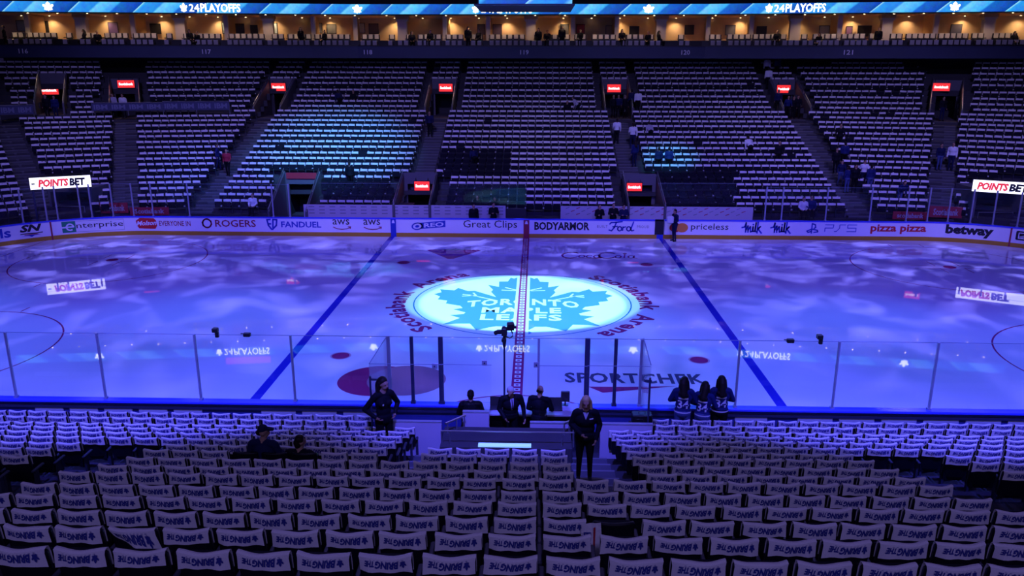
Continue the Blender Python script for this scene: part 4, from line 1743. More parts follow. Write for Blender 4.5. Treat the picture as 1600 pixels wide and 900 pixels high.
# downlights: fittings that glow, with the light they throw
ci = 0
for px in range(-20, 1640, 47):
    x = x_suite(px + 10)
    for dep in (1.1, 4.75):
        ci += 1
        p = sp(x, ZR0 + 0.02, dep)
        o = empty('ceiling_downlight', p)
        tag(o, 'small warm downlight in the suite ceiling', 'ceiling light', 'suite downlights')
        mb = MB()
        mb.tube([(0, 0, -0.03), (0, 0, 0.01)], 0.09, M['black'], 10)
        a = mb.build('trim_ring', o)
        mb = MB()
        mb.tube([(0, 0, -0.04), (0, 0, -0.031)], 0.06, M['lamp'], 10)
        a2 = mb.build('lamp_face', o)
        if dep > 3 and ci % 4 == 0 or (dep < 3 and ci % 2 == 1):
            l = bpy.data.lights.new('downlight', 'SPOT')
            l.energy = 170 if dep > 3 else 120
            l.color = (1.0, 0.66, 0.33)
            l.spot_size = deg(125)
            l.spot_blend = 0.9
            l.shadow_soft_size = 0.06
            lo = bpy.data.objects.new('downlight', l)
            COL.objects.link(lo)
            lo.location = (p[0], p[1], p[2] - 0.06)

# pictures, screens and doorways on the suite back wall
for n_, (px, w, y0, y1, c, what, cat) in enumerate((
        (34, 13, 33, 48, (0.20, 0.24, 0.34), 'pale blue picture', 'picture'), (65, 20, 34, 51, (0.01, 0.01, 0.012), 'black doorway', 'doorway'),
        (177, 13, 36, 51, (0.10, 0.06, 0.22), 'violet picture', 'picture'), (215, 13, 37, 51, (0.55, 0.02, 0.03), 'red picture', 'picture'), (243, 15, 38, 52, (0.01, 0.01, 0.012), 'black doorway', 'doorway'),
        (353, 10, 36, 52, (0.30, 0.38, 0.46), 'pale screen', 'screen'), (375, 12, 38, 52, (0.03, 0.03, 0.04), 'dark picture', 'picture'), (397, 10, 40, 56, (0.01, 0.01, 0.012), 'black doorway', 'doorway'),
        (430, 6, 37, 52, (0.35, 0.45, 0.55), 'narrow pale screen', 'screen'), (496, 14, 37, 51, (0.32, 0.36, 0.40), 'pale framed notice', 'picture'), (518, 13, 39, 52, (0.10, 0.10, 0.10), 'dark picture', 'picture'),
        (563, 13, 37, 51, (0.36, 0.38, 0.40), 'pale framed notice', 'picture'), (584, 14, 38, 52, (0.12, 0.10, 0.09), 'brown picture', 'picture'), (632, 6, 37, 52, (0.36, 0.46, 0.56), 'narrow pale screen', 'screen'),
        (697, 6, 38, 52, (0.36, 0.36, 0.36), 'narrow pale screen', 'screen'), (752, 11, 39, 53, (0.10, 0.08, 0.12), 'dark picture', 'picture'), (777, 13, 39, 53, (0.09, 0.07, 0.16), 'violet picture', 'picture'),
        (882, 12, 39, 54, (0.06, 0.06, 0.07), 'dark picture', 'picture'), (907, 12, 39, 52, (0.5, 0.02, 0.02), 'red picture', 'picture'), (955, 16, 41, 54, (0.42, 0.28, 0.17), 'tan board', 'picture'),
        (991, 14, 42, 55, (0.02, 0.02, 0.02), 'dark picture', 'picture'), (1077, 13, 40, 53, (0.03, 0.03, 0.03), 'dark picture', 'picture'), (1141, 14, 40, 54, (0.12, 0.12, 0.18), 'grey blue picture', 'picture'),
        (1190, 14, 42, 54, (0.02, 0.02, 0.02), 'black screen', 'screen'), (1288, 14, 41, 53, (0.30, 0.32, 0.34), 'pale picture', 'picture'), (1327, 8, 42, 54, (0.16, 0.08, 0.24), 'violet picture', 'picture'),
        (1351, 19, 41, 56, (0.01, 0.01, 0.012), 'black screen', 'screen'), (1457, 15, 40, 53, (0.22, 0.12, 0.12), 'reddish picture', 'picture'), (1494, 15, 39, 53, (0.06, 0.06, 0.12), 'dark blue picture', 'picture'))):
    mm = mat('picture_face', c, 0.5)
    dep = 5.12
    lo, hi = -60, 60
    for _ in range(40):
        m_ = (lo + hi) / 2
        if pix(sp(m_, 12.4, dep))[0] < px:
            lo = m_
        else:
            hi = m_
    x = (lo + hi) / 2
    q = np.array(sp(x, 12.4, dep))
    mpp = (q - CAM) @ CF / FPX
    zc = 12.4 + (pix(q)[1] - (y0 + y1) / 2) * mpp
    h, w2 = (y1 - y0) * mpp, w * mpp
    rz = 0 if abs(x) < BEND else math.copysign(TB, -x)
    o = empty('framed_picture' if cat == 'picture' else ('wall_screen' if cat == 'screen' else 'suite_doorway'), (q[0], q[1], zc), rz)
    tag(o, what + ' on the suite back wall, ' + nth(n_ + 1) + ' from the left along the wall', cat, 'pictures and openings on the suite wall')
    mb = MB()
    for a, b in (((-w2 / 2 - 0.04, -0.03, -h / 2 - 0.04), (w2 / 2 + 0.04, 0.05, -h / 2)), ((-w2 / 2 - 0.04, -0.03, h / 2), (w2 / 2 + 0.04, 0.05, h / 2 + 0.04)), ((-w2 / 2 - 0.04, -0.03, -h / 2), (-w2 / 2, 0.05, h / 2)), ((w2 / 2, -0.03, -h / 2), (w2 / 2 + 0.04, 0.05, h / 2))):
        mb.box(a, b, M['black'])
    mb.build('frame', o)
    mb = MB()
    mb.box((-w2 / 2, 0, -h / 2), (w2 / 2, 0.05, h / 2), mm)
    mb.build('face', o)

# suite chairs in two rows, white cloth squares on their backs, and the dark drink rail between them
M['squarecloth'] = mat('chair_cover_white', (0.50, 0.46, 0.44), 0.9)
sc = MB()
sc.box((-0.245, 0.0, 0.30), (0.245, 0.07, 0.95), M['black'], 0.02)
sc.box((-0.24, -0.45, 0.36), (0.24, 0.0, 0.46), M['black'], 0.02)
sc.box((-0.03, -0.24, 0.0), (0.03, -0.18, 0.36), M['black'])
sc.box((-0.22, -0.30, 0.0), (0.22, -0.12, 0.03), M['black'])
sc.box((-0.29, -0.35, 0.58), (-0.24, 0.03, 0.63), M['black'])
sc.box((0.24, -0.35, 0.58), (0.29, 0.03, 0.63), M['black'])
sc.box((-0.155, -0.02, 0.62), (0.155, 0.085, 0.965), M['squarecloth'])
scm = sc.mesh('suite_chair')
COLPX = (110, 270, 412, 622, 829, 1039, 1249, 1397, 1562)
GAPS = [(-10, 2), (72, 88), (100, 118), (137, 150), (232, 250), (262, 278), (290, 300), (344, 352), (403, 416), (433, 446), (520, 528), (545, 560), (590, 603), (612, 620), (640, 652), (725, 735), (755, 762),
        (845, 858), (892, 902), (920, 930), (968, 976), (1008, 1020), (1040, 1068), (1080, 1105), (1130, 1142), (1222, 1230), (1252, 1262), (1273, 1282), (1362, 1373), (1395, 1404), (1420, 1432), (1526, 1536), (1560, 1568)]
bays = [-25] + PART + [1640]
cnt = 0
for rown, dep, zf, lab in ((0, 0.95, ZS - 0.52, 'front'), (1, 1.85, ZS - 0.02, 'back')):
    for b in range(len(bays) - 1):
        k = 0
        px = bays[b] + 7
        while px < bays[b + 1] - 4:
            if any(g0 <= px <= g1 for g0, g1 in GAPS):
                px += 3
                continue
            k += 1
            x = x_suite(px + 0.0)
            p = sp(x, zf, dep)
            if any(abs(px - q_) < (10 if q_ in COLPX else 5) for q_ in (*COLPX, *PART)) and rown == 1:
                px += 3
                continue
            if -10 < px < 1610 and cnt < 298:
                cnt += 1
                o = link('suite_chair', scm, None, p, 0 if abs(x) < BEND else math.copysign(TB, -x))
                tag(o, f'black chair with white square cloth, {nth(k)} in {lab} row, {nth(b + 1)} suite bay from left', 'chair', 'suite chairs with white squares')
            px += 9.6
mb = MB()
slab(mb, XL, XR, ZS - 0.02, ZS + 0.03, -0.05, 0.3, M['black'])
slab(mb, XL, XR, ZS + 0.42, ZS + 0.46, 1.32, 1.5, M['black'])
slab(mb, XL, XR, ZS - 0.18, ZS + 0.42, 1.38, 1.42, M['black'])
tag(mb.build('drink_rail'), 'long black drink rail between the two rows of suite chairs', 'counter')

# ------------------------------------------------------------------ rink glass
def pane(label, A, B, z0, z1, grp, t=0.014):
    """Upright glass pane between plan points A and B."""
    A, B = np.array(A, float), np.array(B, float)
    d = B - A
    L = np.linalg.norm(d)
    o = empty('rink_glass', ((A[0] + B[0]) / 2, (A[1] + B[1]) / 2, z0), math.atan2(d[1], d[0]))
    tag(o, label, 'glass panel', grp)
    mb = MB()
    mb.box((-L / 2 + 0.012, -t / 2, 0.012), (L / 2 - 0.012, t / 2, z1 - z0 - 0.012), M['glass'])
    mb.build('sheet', o)
    mb = MB()
    mb.box((-L / 2, -t / 2, z1 - z0 - 0.012), (L / 2, t / 2, z1 - z0), M['glass_edge'])
    mb.build('edge_strip', o)
    return o


def stanchion(label, p, z0, z1, w, m_, grp='glass stanchions'):
    o = empty('glass_stanchion', (p[0], p[1], z0))
    tag(o, label, 'post', grp)
    mb = MB()
    mb.box((-w / 2, -0.035, 0), (w / 2, 0.035, z1 - z0), m_, 0.006)
    mb.build('upright', o)
    mb = MB()
    mb.box((-w / 2 - 0.02, -0.05, 0.0), (w / 2 + 0.02, 0.05, 0.06), m_)
    mb.build('base_shoe', o)
    return o


GY = -HW - 0.09
near_posts = []
for px, py, w, mk in ((8, 521, 0.05, 'post'), (151, 522, 0.05, 'post'), (303, 521, 0.05, 'post'), (453.5, 522, 0.05, 'post'), (606, 527, 0.09, 'post'), (642.5, 526, 0.085, 'blackpost'), (688, 526, 0.12, 'blackpost'),
                      (842, 530, 0.06, 'post'), (918.5, 529, 0.13, 'blackpost'), (963, 530, 0.085, 'blackpost'), (1003.5, 531, 0.07, 'post'), (1157, 530, 0.05, 'post'), (1312.5, 531, 0.05, 'post'), (1467, 535, 0.05, 'post')):
    q = atY(px, py, GY)
    near_posts.append(q[0])
    k = len(near_posts)
    stanchion((('black' if mk == 'blackpost' else 'slim pale') + ' stanchion on the near boards, ' + nth(k) + ' from the left'), (q[0], GY), 1.10, 2.93, w, M[mk])
edges = [-14.2] + near_posts + [13.6]
for k, (a, b) in enumerate(zip(edges[:-1], edges[1:])):
    if b - a > 0.3:
        pane('clear glass pane on the near boards, ' + nth(k + 1) + ' from the left', (a + 0.02, GY), (b - 0.02, GY), 1.10, 2.93, 'near rink glass')

# far glass: corners only, the benches are open
far_px = [-12, 37, 74, 91, 127, 144, 177, 209, 239, 296, 427, 453]
far_px_r = [1195, 1221, 1290, 1359, 1416, 1449, 1481, 1516, 1551, 1589, 1625]
for side, lst in (('left', far_px), ('right', far_px_r)):
    prev = None
    for k, px in enumerate(lst):
        s = s_at(px, 1.2)
        p = bp(s, 0, -0.06)
        stanchion(f'pale stanchion on the far boards, {nth(k + 1)} from the left in the {side} corner', p, 1.10, 3.02, 0.07, M['post'], 'far glass stanchions')
        if prev is not None:
            n = max(1, int((s - prev) / 1.9))
            for m_ in range(n):
                a, b = prev + (s - prev) * m_ / n, prev + (s - prev) * (m_ + 1) / n
                pane(f'clear glass pane on the far boards, {side} corner', bp(a + 0.03, 0, -0.06)[:2], bp(b - 0.03, 0, -0.06)[:2], 1.10, 3.0, f'far rink glass {side} corner')
        prev = s
# tall clear screens behind the benches
for k, (x0, x1) in enumerate(((500, 560), (560, 622), (690, 755), (755, 822), (1026, 1088), (1088, 1150))):
    A, B = atY(x0, 318, 14.16), atY(x1, 318, 14.16)
    pane('clear screen rising behind the bench wall, ' + nth(k + 1) + ' from the left', A[:2], B[:2], atY(x0, 320, 14.16)[2], atY(x0, 286, 14.16)[2], 'bench screens')
mb = MB()
for x0, x1 in ((500, 640), (680, 822), (1026, 1150)):
    A, B = atY(x0, 318, 14.2), atY(x1, 318, 14.2)
    mb.box((A[0], 14.25, 0.3), (B[0], 16.2, 1.45), M['dark'])
tag(mb.build('floor_bench_platform'), 'dark raised platforms behind the bench walls', 'platform', kind='structure')

# big lit signs over the corner gates
for lab, x0, ya, yb, x1, yc, yd, Y0, Y1, dash in (('white lit sign with red and black lettering over the left corner gate', 48, 279.5, 297, 143, 272.5, 291, 11.9, 13.3, True), ('white lit sign with red and black lettering over the right corner gate', 1518.5, 280.5, 298, 1640, 288, 307, 13.3, 11.6, False)):
    A, B, C, D = atY(x0, yb, Y0), atY(x1, yd, Y1), atY(x1, yc, Y1), atY(x0, ya, Y0)
    d = np.array([B[0] - A[0], B[1] - A[1]])
    L = np.linalg.norm(d)
    h = ((D - A)[2] + (C - B)[2]) / 2
    o = empty('corner_gate_sign', ((A[0] + B[0]) / 2, (A[1] + B[1]) / 2, (A[2] + B[2]) / 2), math.atan2(d[1], d[0]))
    tag(o, lab, 'sign', 'corner gate signs')
    dz = (B[2] - A[2]) / L
    mb = MB()
    mb.box((-L / 2 - 0.04, 0.0, -0.04), (L / 2 + 0.04, 0.16, h + 0.04), M['black'])
    mb.build('housing', o)
    mb = MB()
    mb.box((-L / 2, -0.012, 0), (L / 2, 0.01, h), M['signwhite'])
    mb.build('lit_face', o)
    mb = MB()
    if dash:
        mb.box((-L * 0.475, -0.018, h * 0.42), (-L * 0.42, -0.014, h * 0.54), M['signblack'])
        t0, t1, t2 = -L * 0.37, L * 0.13, L * 0.40
    else:
        t0, t1, t2 = -L * 0.44, -L * 0.03, L * 0.22
    lay_text(mb, 'POINTS', lambda a, b: (t0 + a * (t1 - t0), -0.02, h * 0.17 + b * h * 0.66), M['signred'], bold=0.06, shear=0.2)
    lay_text(mb, 'BET', lambda a, b: (t1 + 0.03 + a * (t2 - t1), -0.02, h * 0.17 + b * h * 0.66), M['signblack'], bold=0.06, shear=0.1)
    mb.build('lettering', o)
    mb = MB()
    for s in (-1, 1):
        mb.tube([(s * L * 0.47, 0.08, -A[2] + 0.0), (s * L * 0.47, 0.08, 0.0)], 0.06, M['blackpost'], 8)
    mb.build('support_post', o)

# dark gate mouths below those signs
for lab, x0, x1, Y in (('dark wide gate mouth in the left corner below the lit sign', 84, 142, 13.6), ('dark wide gate mouth in the right corner below the lit sign', 1522, 1590, 13.6)):
    A, B = atY(x0, 335, Y), atY(x1, 335, Y)
    zt = atY(x0, 300, Y)[2]
    o = empty('corner_gate', ((A[0] + B[0]) / 2, Y, 0))
    tag(o, lab, 'gate', 'corner gates')
    w = (B[0] - A[0]) / 2
    mb = MB()
    for s in (-1, 1):
        a, b = sorted((s * w, s * (w + 0.15)))
        mb.box((a, 0, 0), (b, 2.2, zt), M['parapet'])
    mb.box((-w - 0.15, 0, zt), (w + 0.15, 2.2, zt + 0.2), M['parapet'])
    mb.build('frame', o)
    mb = MB()
    mb.box((-w, 2.1, 0), (w, 2.2, zt), M['ad_black'])
    mb.build('dark_interior', o)
    mb = MB()
    mb.tube([(-w + 0.2, -0.05, 0.3), (-w + 0.2, -0.05, 1.55), (w - 0.3, -0.05, 1.55), (w - 0.3, -0.05, 0.3)], 0.03, M['steel'], 6)
    mb.build('barrier_rail', o)

# ------------------------------------------------------------------ scorer's area at the near boards
mb = MB()
mb.box((-3.45, -16.05, -0.1), (3.40, -HW - 0.1, 0.30), M['concrete'])
tag(mb.build('floor_scorer_box'), 'dark floor of the scorer and penalty boxes', 'floor', kind='structure')


def low_wall(label, x0, x1, y0, y1, Y):
    A, B = atY(x0, y0, Y), atY(x1, y1, Y)
    o = empty('box_wall', ((A[0] + B[0]) / 2, Y, 0.28))
    tag(o, label, 'low wall', 'low pale box walls')
    w, h = (B[0] - A[0]) / 2, A[2] - 0.28
    mb = MB()
    mb.box((-w, -0.04, 0), (w, 0.04, h), M['wallwhite'], 0.008)
    mb.build('panel', o)
    mb = MB()
    mb.box((-w, -0.05, h), (w, 0.05, h + 0.02), M['post'])
    mb.build('top_trim', o)


low_wall('pale low wall of the left penalty box, behind the woman in black', 614, 691, 658, 700, -15.2)
low_wall('pale low wall panel behind the left seated official', 723, 765, 643, 700, -15.05)
low_wall('pale low wall panel behind the bald official', 828, 890, 660, 700, -15.05)
low_wall('pale low wall of the right penalty box, behind the blonde woman', 938, 1018, 662, 700, -15.2)
# scorer's table with its gear
A, B = atY(742, 640, -13.75), atY(905, 640, -13.75)
o = empty('scorer_table', ((A[0] + B[0]) / 2, -13.7, 0.30))
tag(o, 'long pale scorer table just behind the near boards', 'table')
w = (B[0] - A[0]) / 2
zt = 0.98
mb = MB()
mb.box((-w, -0.36, zt - 0.05), (w, 0.36, zt), M['wallwhite'], 0.01)
mb.build('tabletop', o)
mb = MB()
mb.box((-w + 0.05, 0.28, 0.0), (w - 0.05, 0.32, zt - 0.05), M['dark'])
mb.build('modesty_panel', o)
for x in (-w + 0.08, w - 0.08):
    mb = MB()
    mb.box((x - 0.03, -0.3, 0), (x + 0.03, -0.24, zt - 0.05), M['blackpost'])
    mb.build('leg', o)
tz = 0.30 + zt
for k, (px, lab) in enumerate(((776, 'dark open laptop beside the standing white-haired official'), (868, 'dark open laptop in front of the bald official'))):
    q = atY(px, 636, -13.7)
    o = empty('laptop', (q[0], -13.7, tz), 0.0)
    tag(o, lab, 'laptop', 'laptops on the scorer table')
    mb = MB()
    mb.box((-0.17, -0.12, 0), (0.17, 0.12, 0.02), M['black'], 0.004)
    mb.build('keyboard_base', o)
    mb = MB()
    mb.obox((0, 0.15, 0.13), (0.34, 0.012, 0.23), M['black'], 0, -0.25)
    mb.build('screen', o)
q = atY(883, 628, -13.4)
o = empty('monitor', (q[0], -13.45, tz))
tag(o, 'small black monitor on the scorer table by the boards', 'monitor')
mb = MB()
mb.box((-0.11, -0.03, 0.10), (0.11, 0.03, 0.38), M['black'], 0.01)
mb.build('casing', o)
mb = MB()
mb.box((-0.02, -0.02, 0.0), (0.02, 0.02, 0.12), M['black'])
mb.box((-0.08, -0.06, 0.0), (0.08, 0.06, 0.015), M['black'])
mb.build('stand', o)
q = atY(1003, 648, -13.6)
o = empty('equipment_case', (q[0], -13.6, 0.85))
tag(o, 'black equipment case behind the right penalty box glass', 'case')
mb = MB()
mb.box((-0.25, -0.15, 0.0), (0.25, 0.15, 0.30), M['black'], 0.02)
mb.build('body', o)
mb = MB()
mb.tube([(-0.08, 0, 0.30), (-0.08, 0, 0.36), (0.08, 0, 0.36), (0.08, 0, 0.30)], 0.012, M['black'], 6)
mb.build('handle', o)
mb = MB()
mb.box((-0.3, -0.2, -0.55), (0.3, 0.2, 0.0), M['dark'])
mb.build('plinth', o)

# platform with light strip and tube rail in front of the centre seats
A, B = atY(688, 694, -16.2), atY(894, 694, -16.2)
o = empty('camera_platform', ((A[0] + B[0]) / 2, -16.05, 0.9))
tag(o, 'low dark platform with a pale lit strip behind the scorer box', 'platform')
w = (B[0] - A[0]) / 2
zp = A[2] - 0.9
mb = MB()
mb.box((-w, -0.28, -0.6), (w, 0.75, zp), M['concrete'], 0.01)
mb.build('deck', o)
mb = MB()
mb.box((-w * 0.42, -0.26, zp), (w * 0.38, -0.12, zp + 0.035), M['glow_panel'])
mb.build('light_strip', o)
A, B = atY(690, 673, -16.2), atY(896, 676, -16.2)
o = empty('guard_rail', ((A[0] + B[0]) / 2, -16.2, 0.9 + zp))
tag(o, 'thin steel guard rail along the platform behind the scorer box', 'railing')
h = A[2] - 0.9 - zp
mb = MB()
mb.tube([(-w, 0, h), (w, 0, h)], 0.016, M['steel'], 8)
mb.build('top_rail', o)
for x in (-w, -w + 0.18, w - 0.25, w):
    mb = MB()
    mb.tube([(x, 0, -0.02), (x, 0, h)], 0.013, M['steel'], 8)
    mb.build('post', o)
for lab, pxs, Y0 in (('steel stair railing at the left end of the platform', (696, 727), -15.7), ('steel stair railing at the right end of the platform', (880, 897), -15.7)):
    A, B = atY(pxs[0], 662, Y0), atY(pxs[1], 649 if pxs[0] < 800 else 655, Y0 + 0.5)
    o = empty('stair_railing', (A[0], A[1], 0.9))
    tag(o, lab, 'railing', 'platform stair railings')
    a, b = np.array([0, 0, A[2] - 0.9]), np.array([B[0] - A[0], B[1] - A[1], B[2] - 0.9])
    mb = MB()
    mb.tube([a, b], 0.028, M['steel'], 8)
    mb.build('hand_rail', o)
    for t in (0.1, 0.55, 0.95):
        p = a * (1 - t) + b * t
        mb = MB()
        mb.tube([(p[0], p[1], 0.1), p], 0.016, M['steel'], 8)
        mb.build('post', o)

# penalty-box glass: side panes with a sloping top and a rear screen
for lab, pb, pr_, X in (('sloping side glass of the left penalty box', (603, 527), (577, 568), 'l'), ('sloping side glass of the right penalty box', (1006, 529), (1017, 570), 'r')):
    P = atY(*pb, GY - 0.1)
    Q = atY(*pr_, -14.85)
    o = empty('box_side_glass', (P[0], GY - 0.1, 1.10))
    tag(o, lab, 'glass panel', 'penalty box side glass')
    dx, dy = Q[0] - P[0], Q[1] - P[1]
    mb = MB()
    t = 0.012
    vs = []
    for s in (-t, t):
        vs += [(s, 0, 0), (dx + s, dy, 0), (dx + s, dy, Q[2] - 1.10), (s, 0, P[2] - 1.10)]
    mb.add(vs, [(0, 1, 2, 3), (7, 6, 5, 4), (0, 4, 5, 1), (1, 5, 6, 2), (2, 6, 7, 3), (3, 7, 4, 0)], M['glass'])
    mb.build('sheet', o)
    mb = MB()
    mb.tube([(0, 0, P[2] - 1.10), (dx, dy, Q[2] - 1.10)], 0.012, M['glass_edge'], 6)
    mb.build('edge_strip', o)
    mb = MB()
    mb.tube([(dx, dy, -0.82), (dx, dy, Q[2] - 1.42)], 0.024, M['blackpost'], 8)
    mb.box((dx - 0.02 if X == 'l' else dx - 0.14, dy - 0.02, Q[2] - 1.52), (dx + 0.20 if X == 'l' else dx + 0.04, dy + 0.02, Q[2] - 1.48), M['blackpost'])
    mb.build('post', o)
for lab, x0, x1, yt in (('rear glass screen of the left penalty box', 577, 690, 568), ('rear glass screen left of the camera pole', 690, 768, 569), ('rear glass screen right of the bald official', 842, 918, 571), ('rear glass screen of the right penalty box', 918, 1017, 571)):
    A, B = atY(x0, yt, -14.85), atY(x1, yt, -14.85)
    pane(lab, A[:2], B[:2], 1.55, A[2], 'penalty box rear glass')
for lab, px, py in (('small square latch plate on the rear glass, left of the camera pole', 757, 567), ('small square latch plate on the rear glass, right of the red line', 838, 570), ('small square latch plate on the left penalty box glass', 679, 572)):
    q = atY(px, py, -14.88)
    o = empty('latch_plate', (q[0], -14.88, q[2]))
    tag(o, lab, 'latch', 'glass latch plates')
    mb = MB()
    mb.box((-0.06, -0.012, -0.065), (0.06, 0.012, 0.065), M['post'], 0.004)
    mb.build('plate', o)
    mb = MB()
    mb.tube([(0, -0.03, 0), (0, 0.0, 0)], 0.018, M['blackpost'], 8)
    mb.build('knob', o)

# broadcast camera on its pole
Yc = -13.32
q = atY(788, 520, Yc)
bx = q[0]
o = empty('pole_camera', (bx, Yc, 0.3))
tag(o, 'black robotic camera on a tall pole standing at the scorer table', 'camera')
zt = atY(788, 524, Yc)[2] - 0.3
mb = MB()
mb.tube([(0, 0, 0), (0, 0, zt - 0.25)], 0.026, M['blackpost'], 10)
mb.build('pole', o)
mb = MB()
mb.tube([(0, 0, zt - 0.30), (0, 0, zt - 0.12), (0, 0, zt)], [0.035, 0.055, 0.03], M['black'], 10)
mb.box((-0.07, -0.05, zt - 0.16), (0.05, 0.05, zt - 0.10), M['black'])
mb.build('pan_head', o)
mb = MB()
mb.box((-0.07, -0.09, zt), (0.07, 0.09, zt + 0.20), M['black'], 0.02)
mb.box((-0.19, -0.05, zt + 0.04), (-0.07, 0.05, zt + 0.14), M['black'], 0.01)
mb.box((-0.05, -0.04, zt + 0.20), (0.03, 0.04, zt + 0.24), M['black'], 0.01)
mb.build('camera_body', o)
mb = MB()
mb.tube([(-0.16, 0.03, zt + 0.08), (-0.21, 0.05, zt + 0.05), (-0.24, 0.06, zt + 0.03)], [0.05, 0.06, 0.05], M['black'], 10)
mb.build('lens', o)
mb = MB()
mb.obox((0.155, 0, zt + 0.24), (0.17, 0.12, 0.18), M['black'], 0.2, 0.3)
mb.obox((0.26, 0.0, zt + 0.22), (0.08, 0.10, 0.05), M['black'], 0.1)
mb.build('viewfinder', o)
mb = MB()
mb.tube([(0.03, 0, zt - 0.03), (0.14, 0, zt - 0.07), (0.21, 0, zt - 0.02), (0.20, 0, zt + 0.08), (0.15, 0, zt + 0.17)], 0.016, M['black'], 8)
mb.build('cable', o)
mb = MB()
mb.tube([(0, 0, 0), (0, 0, 0.04)], 0.2, M['black'], 14)
mb.build('base_plate', o)

for k, (px, py, tall, lab) in enumerate(((336, 519, True, 'small black camera clamped on the glass top, left of the pair'), (386, 523.5, False, 'flat black box clamped on the glass top beside the blue line'), (1235, 532.5, False, 'flat black box clamped on the right glass top'), (1280, 528, True, 'small black camera clamped on the right glass top'))):
    q = atY(px, py, GY)
    o = empty('clip_camera', (q[0], GY, 2.93))
    tag(o, lab, 'camera', 'small cameras on the near glass')
    mb = MB()
    if tall:
        mb.box((-0.06, -0.07, 0.06), (0.08, 0.07, 0.17), M['black'], 0.012)
        mb.box((0.0, -0.04, -0.08), (0.09, 0.04, 0.07), M['black'], 0.01)
    else:
        mb.box((-0.09, -0.05, -0.05), (0.09, 0.05, 0.05), M['black'], 0.012)
    mb.build('body', o)
    mb = MB()
    if tall:
        mb.tube([(0.02, 0.07, 0.11), (0.02, 0.12, 0.11)], 0.03, M['black'], 10)
        mb.build('lens', o)
    else:
        mb.box((-0.16, -0.02, 0.02), (-0.09, 0.02, 0.035), M['black'])
        mb.build('clamp', o)

# ------------------------------------------------------------------ people
from mathutils.bvhtree import BVHTree


def pm(name, c, rough=0.75):
    return mat(name, c, rough, spec=0.12, noise=(14, 0.12))


PM = dict(skin=pm('skin', (0.36, 0.21, 0.15), 0.6), dark=pm('dark_jacket', (0.005, 0.005, 0.010)), black=pm('black_trousers', (0.004, 0.004, 0.006)), shoe=pm('dark_shoes', (0.012, 0.012, 0.012), 0.5),
          hair=pm('dark_hair', (0.015, 0.010, 0.010), 0.5), blonde=pm('blonde_hair', (0.42, 0.29, 0.15), 0.5), white_hair=pm('white_hair', (0.45, 0.44, 0.45), 0.6), jersey=pm('blue_jersey', (0.010, 0.016, 0.09)),
          white=pm('white_cloth', (0.62, 0.62, 0.66)), denim=pm('denim', (0.05, 0.07, 0.19)), navy=pm('navy_shirt', (0.008, 0.011, 0.05)), lip=pm('lip', (0.30, 0.10, 0.09)), eye=pm('eye', (0.01, 0.01, 0.012), 0.3),
          pale=pm('pale_cloth', (0.35, 0.33, 0.42)), stripe=pm('jersey_stripe_white', (0.6, 0.6, 0.66)), tie=pm('dark_tie', (0.03, 0.02, 0.06)), red=pm('red_cloth', (0.28, 0.02, 0.04)), tan=pm('tan_cloth', (0.3, 0.2, 0.12)))


def prim_mesh(prims, voxel, name, smooth_it=4):
    """Join tapered limbs and ellipsoids into one continuous skin."""
    mb = MB()
    for p in prims:
        if p[0] == 'cap':
            _, a, b, ra, rb, m_ = p
            a, b = np.asarray(a, float), np.asarray(b, float)
            t = (b - a) / (np.linalg.norm(b - a) + 1e-9)
            pts, rs = [], []
            for q in (-1.0, -0.8, -0.5, 0):
                pts.append(a + t * ra * q)
                rs.append(ra * math.sqrt(max(0.02, 1 - q * q)))
            for q in (0, 0.5, 0.8, 1.0):
                pts.append(b + t * rb * q)
                rs.append(rb * math.sqrt(max(0.02, 1 - q * q)))
            mb.tube(pts, rs, m_, 12)
        else:
            _, c, r, m_ = p
            mb.ball(c, r, m_, 16, 12)
    me = mb.mesh(name)
    o = bpy.data.objects.new('tmp_body', me)
    COL.objects.link(o)
    md = o.modifiers.new('r', 'REMESH')
    md.mode = 'VOXEL'
    md.voxel_size = voxel
    md.use_smooth_shade = True
    sm = o.modifiers.new('s', 'SMOOTH')
    sm.factor = 0.5
    sm.iterations = smooth_it
    dg = bpy.context.evaluated_depsgraph_get()
    out = bpy.data.meshes.new_from_object(o.evaluated_get(dg))
    bpy.data.objects.remove(o)
    out.name = name
    mats = mb.mats
    out.materials.clear()
    for m_ in mats:
        out.materials.append(m_)
    n = len(out.polygons)
    cen = np.zeros(n * 3)
    out.polygons.foreach_get('center', cen)
    cen = cen.reshape(-1, 3)
    best = np.full(n, 1e9)
    idx = np.zeros(n, int)
    for p in prims:
        if p[0] == 'cap':
            _, a, b, ra, rb, m_ = p
            a, b = np.asarray(a, float), np.asarray(b, float)
            d = b - a
            t = np.clip((cen - a) @ d / (d @ d + 1e-12), 0, 1)
            dist = np.linalg.norm(cen - (a + t[:, None] * d), axis=1) - (ra + (rb - ra) * t)
        else:
            _, c, r, m_ = p
            r = np.asarray(r if isinstance(r, (tuple, list)) else (r,) * 3, float)
            q = (cen - np.asarray(c)) / r
            dist = (np.linalg.norm(q, axis=1) - 1) * r.min()
        k = mats.index(m_)
        w = dist < best
        best[w] = dist[w]
        idx[w] = k
    out.polygons.foreach_set('material_index', idx)
    out.polygons.foreach_set('use_smooth', [True] * n)
    out.update()
    return out


def rotx(p, a, piv):
    p = np.asarray(p, float) - piv
    c, s = math.cos(a), math.sin(a)
    return np.array([p[0], p[1] * c - p[2] * s, p[1] * s + p[2] * c]) + piv


def rotz(p, a, piv):
    p = np.asarray(p, float) - piv
    c, s = math.cos(a), math.sin(a)
    return np.array([p[0] * c - p[1] * s, p[0] * s + p[1] * c, p[2]]) + piv


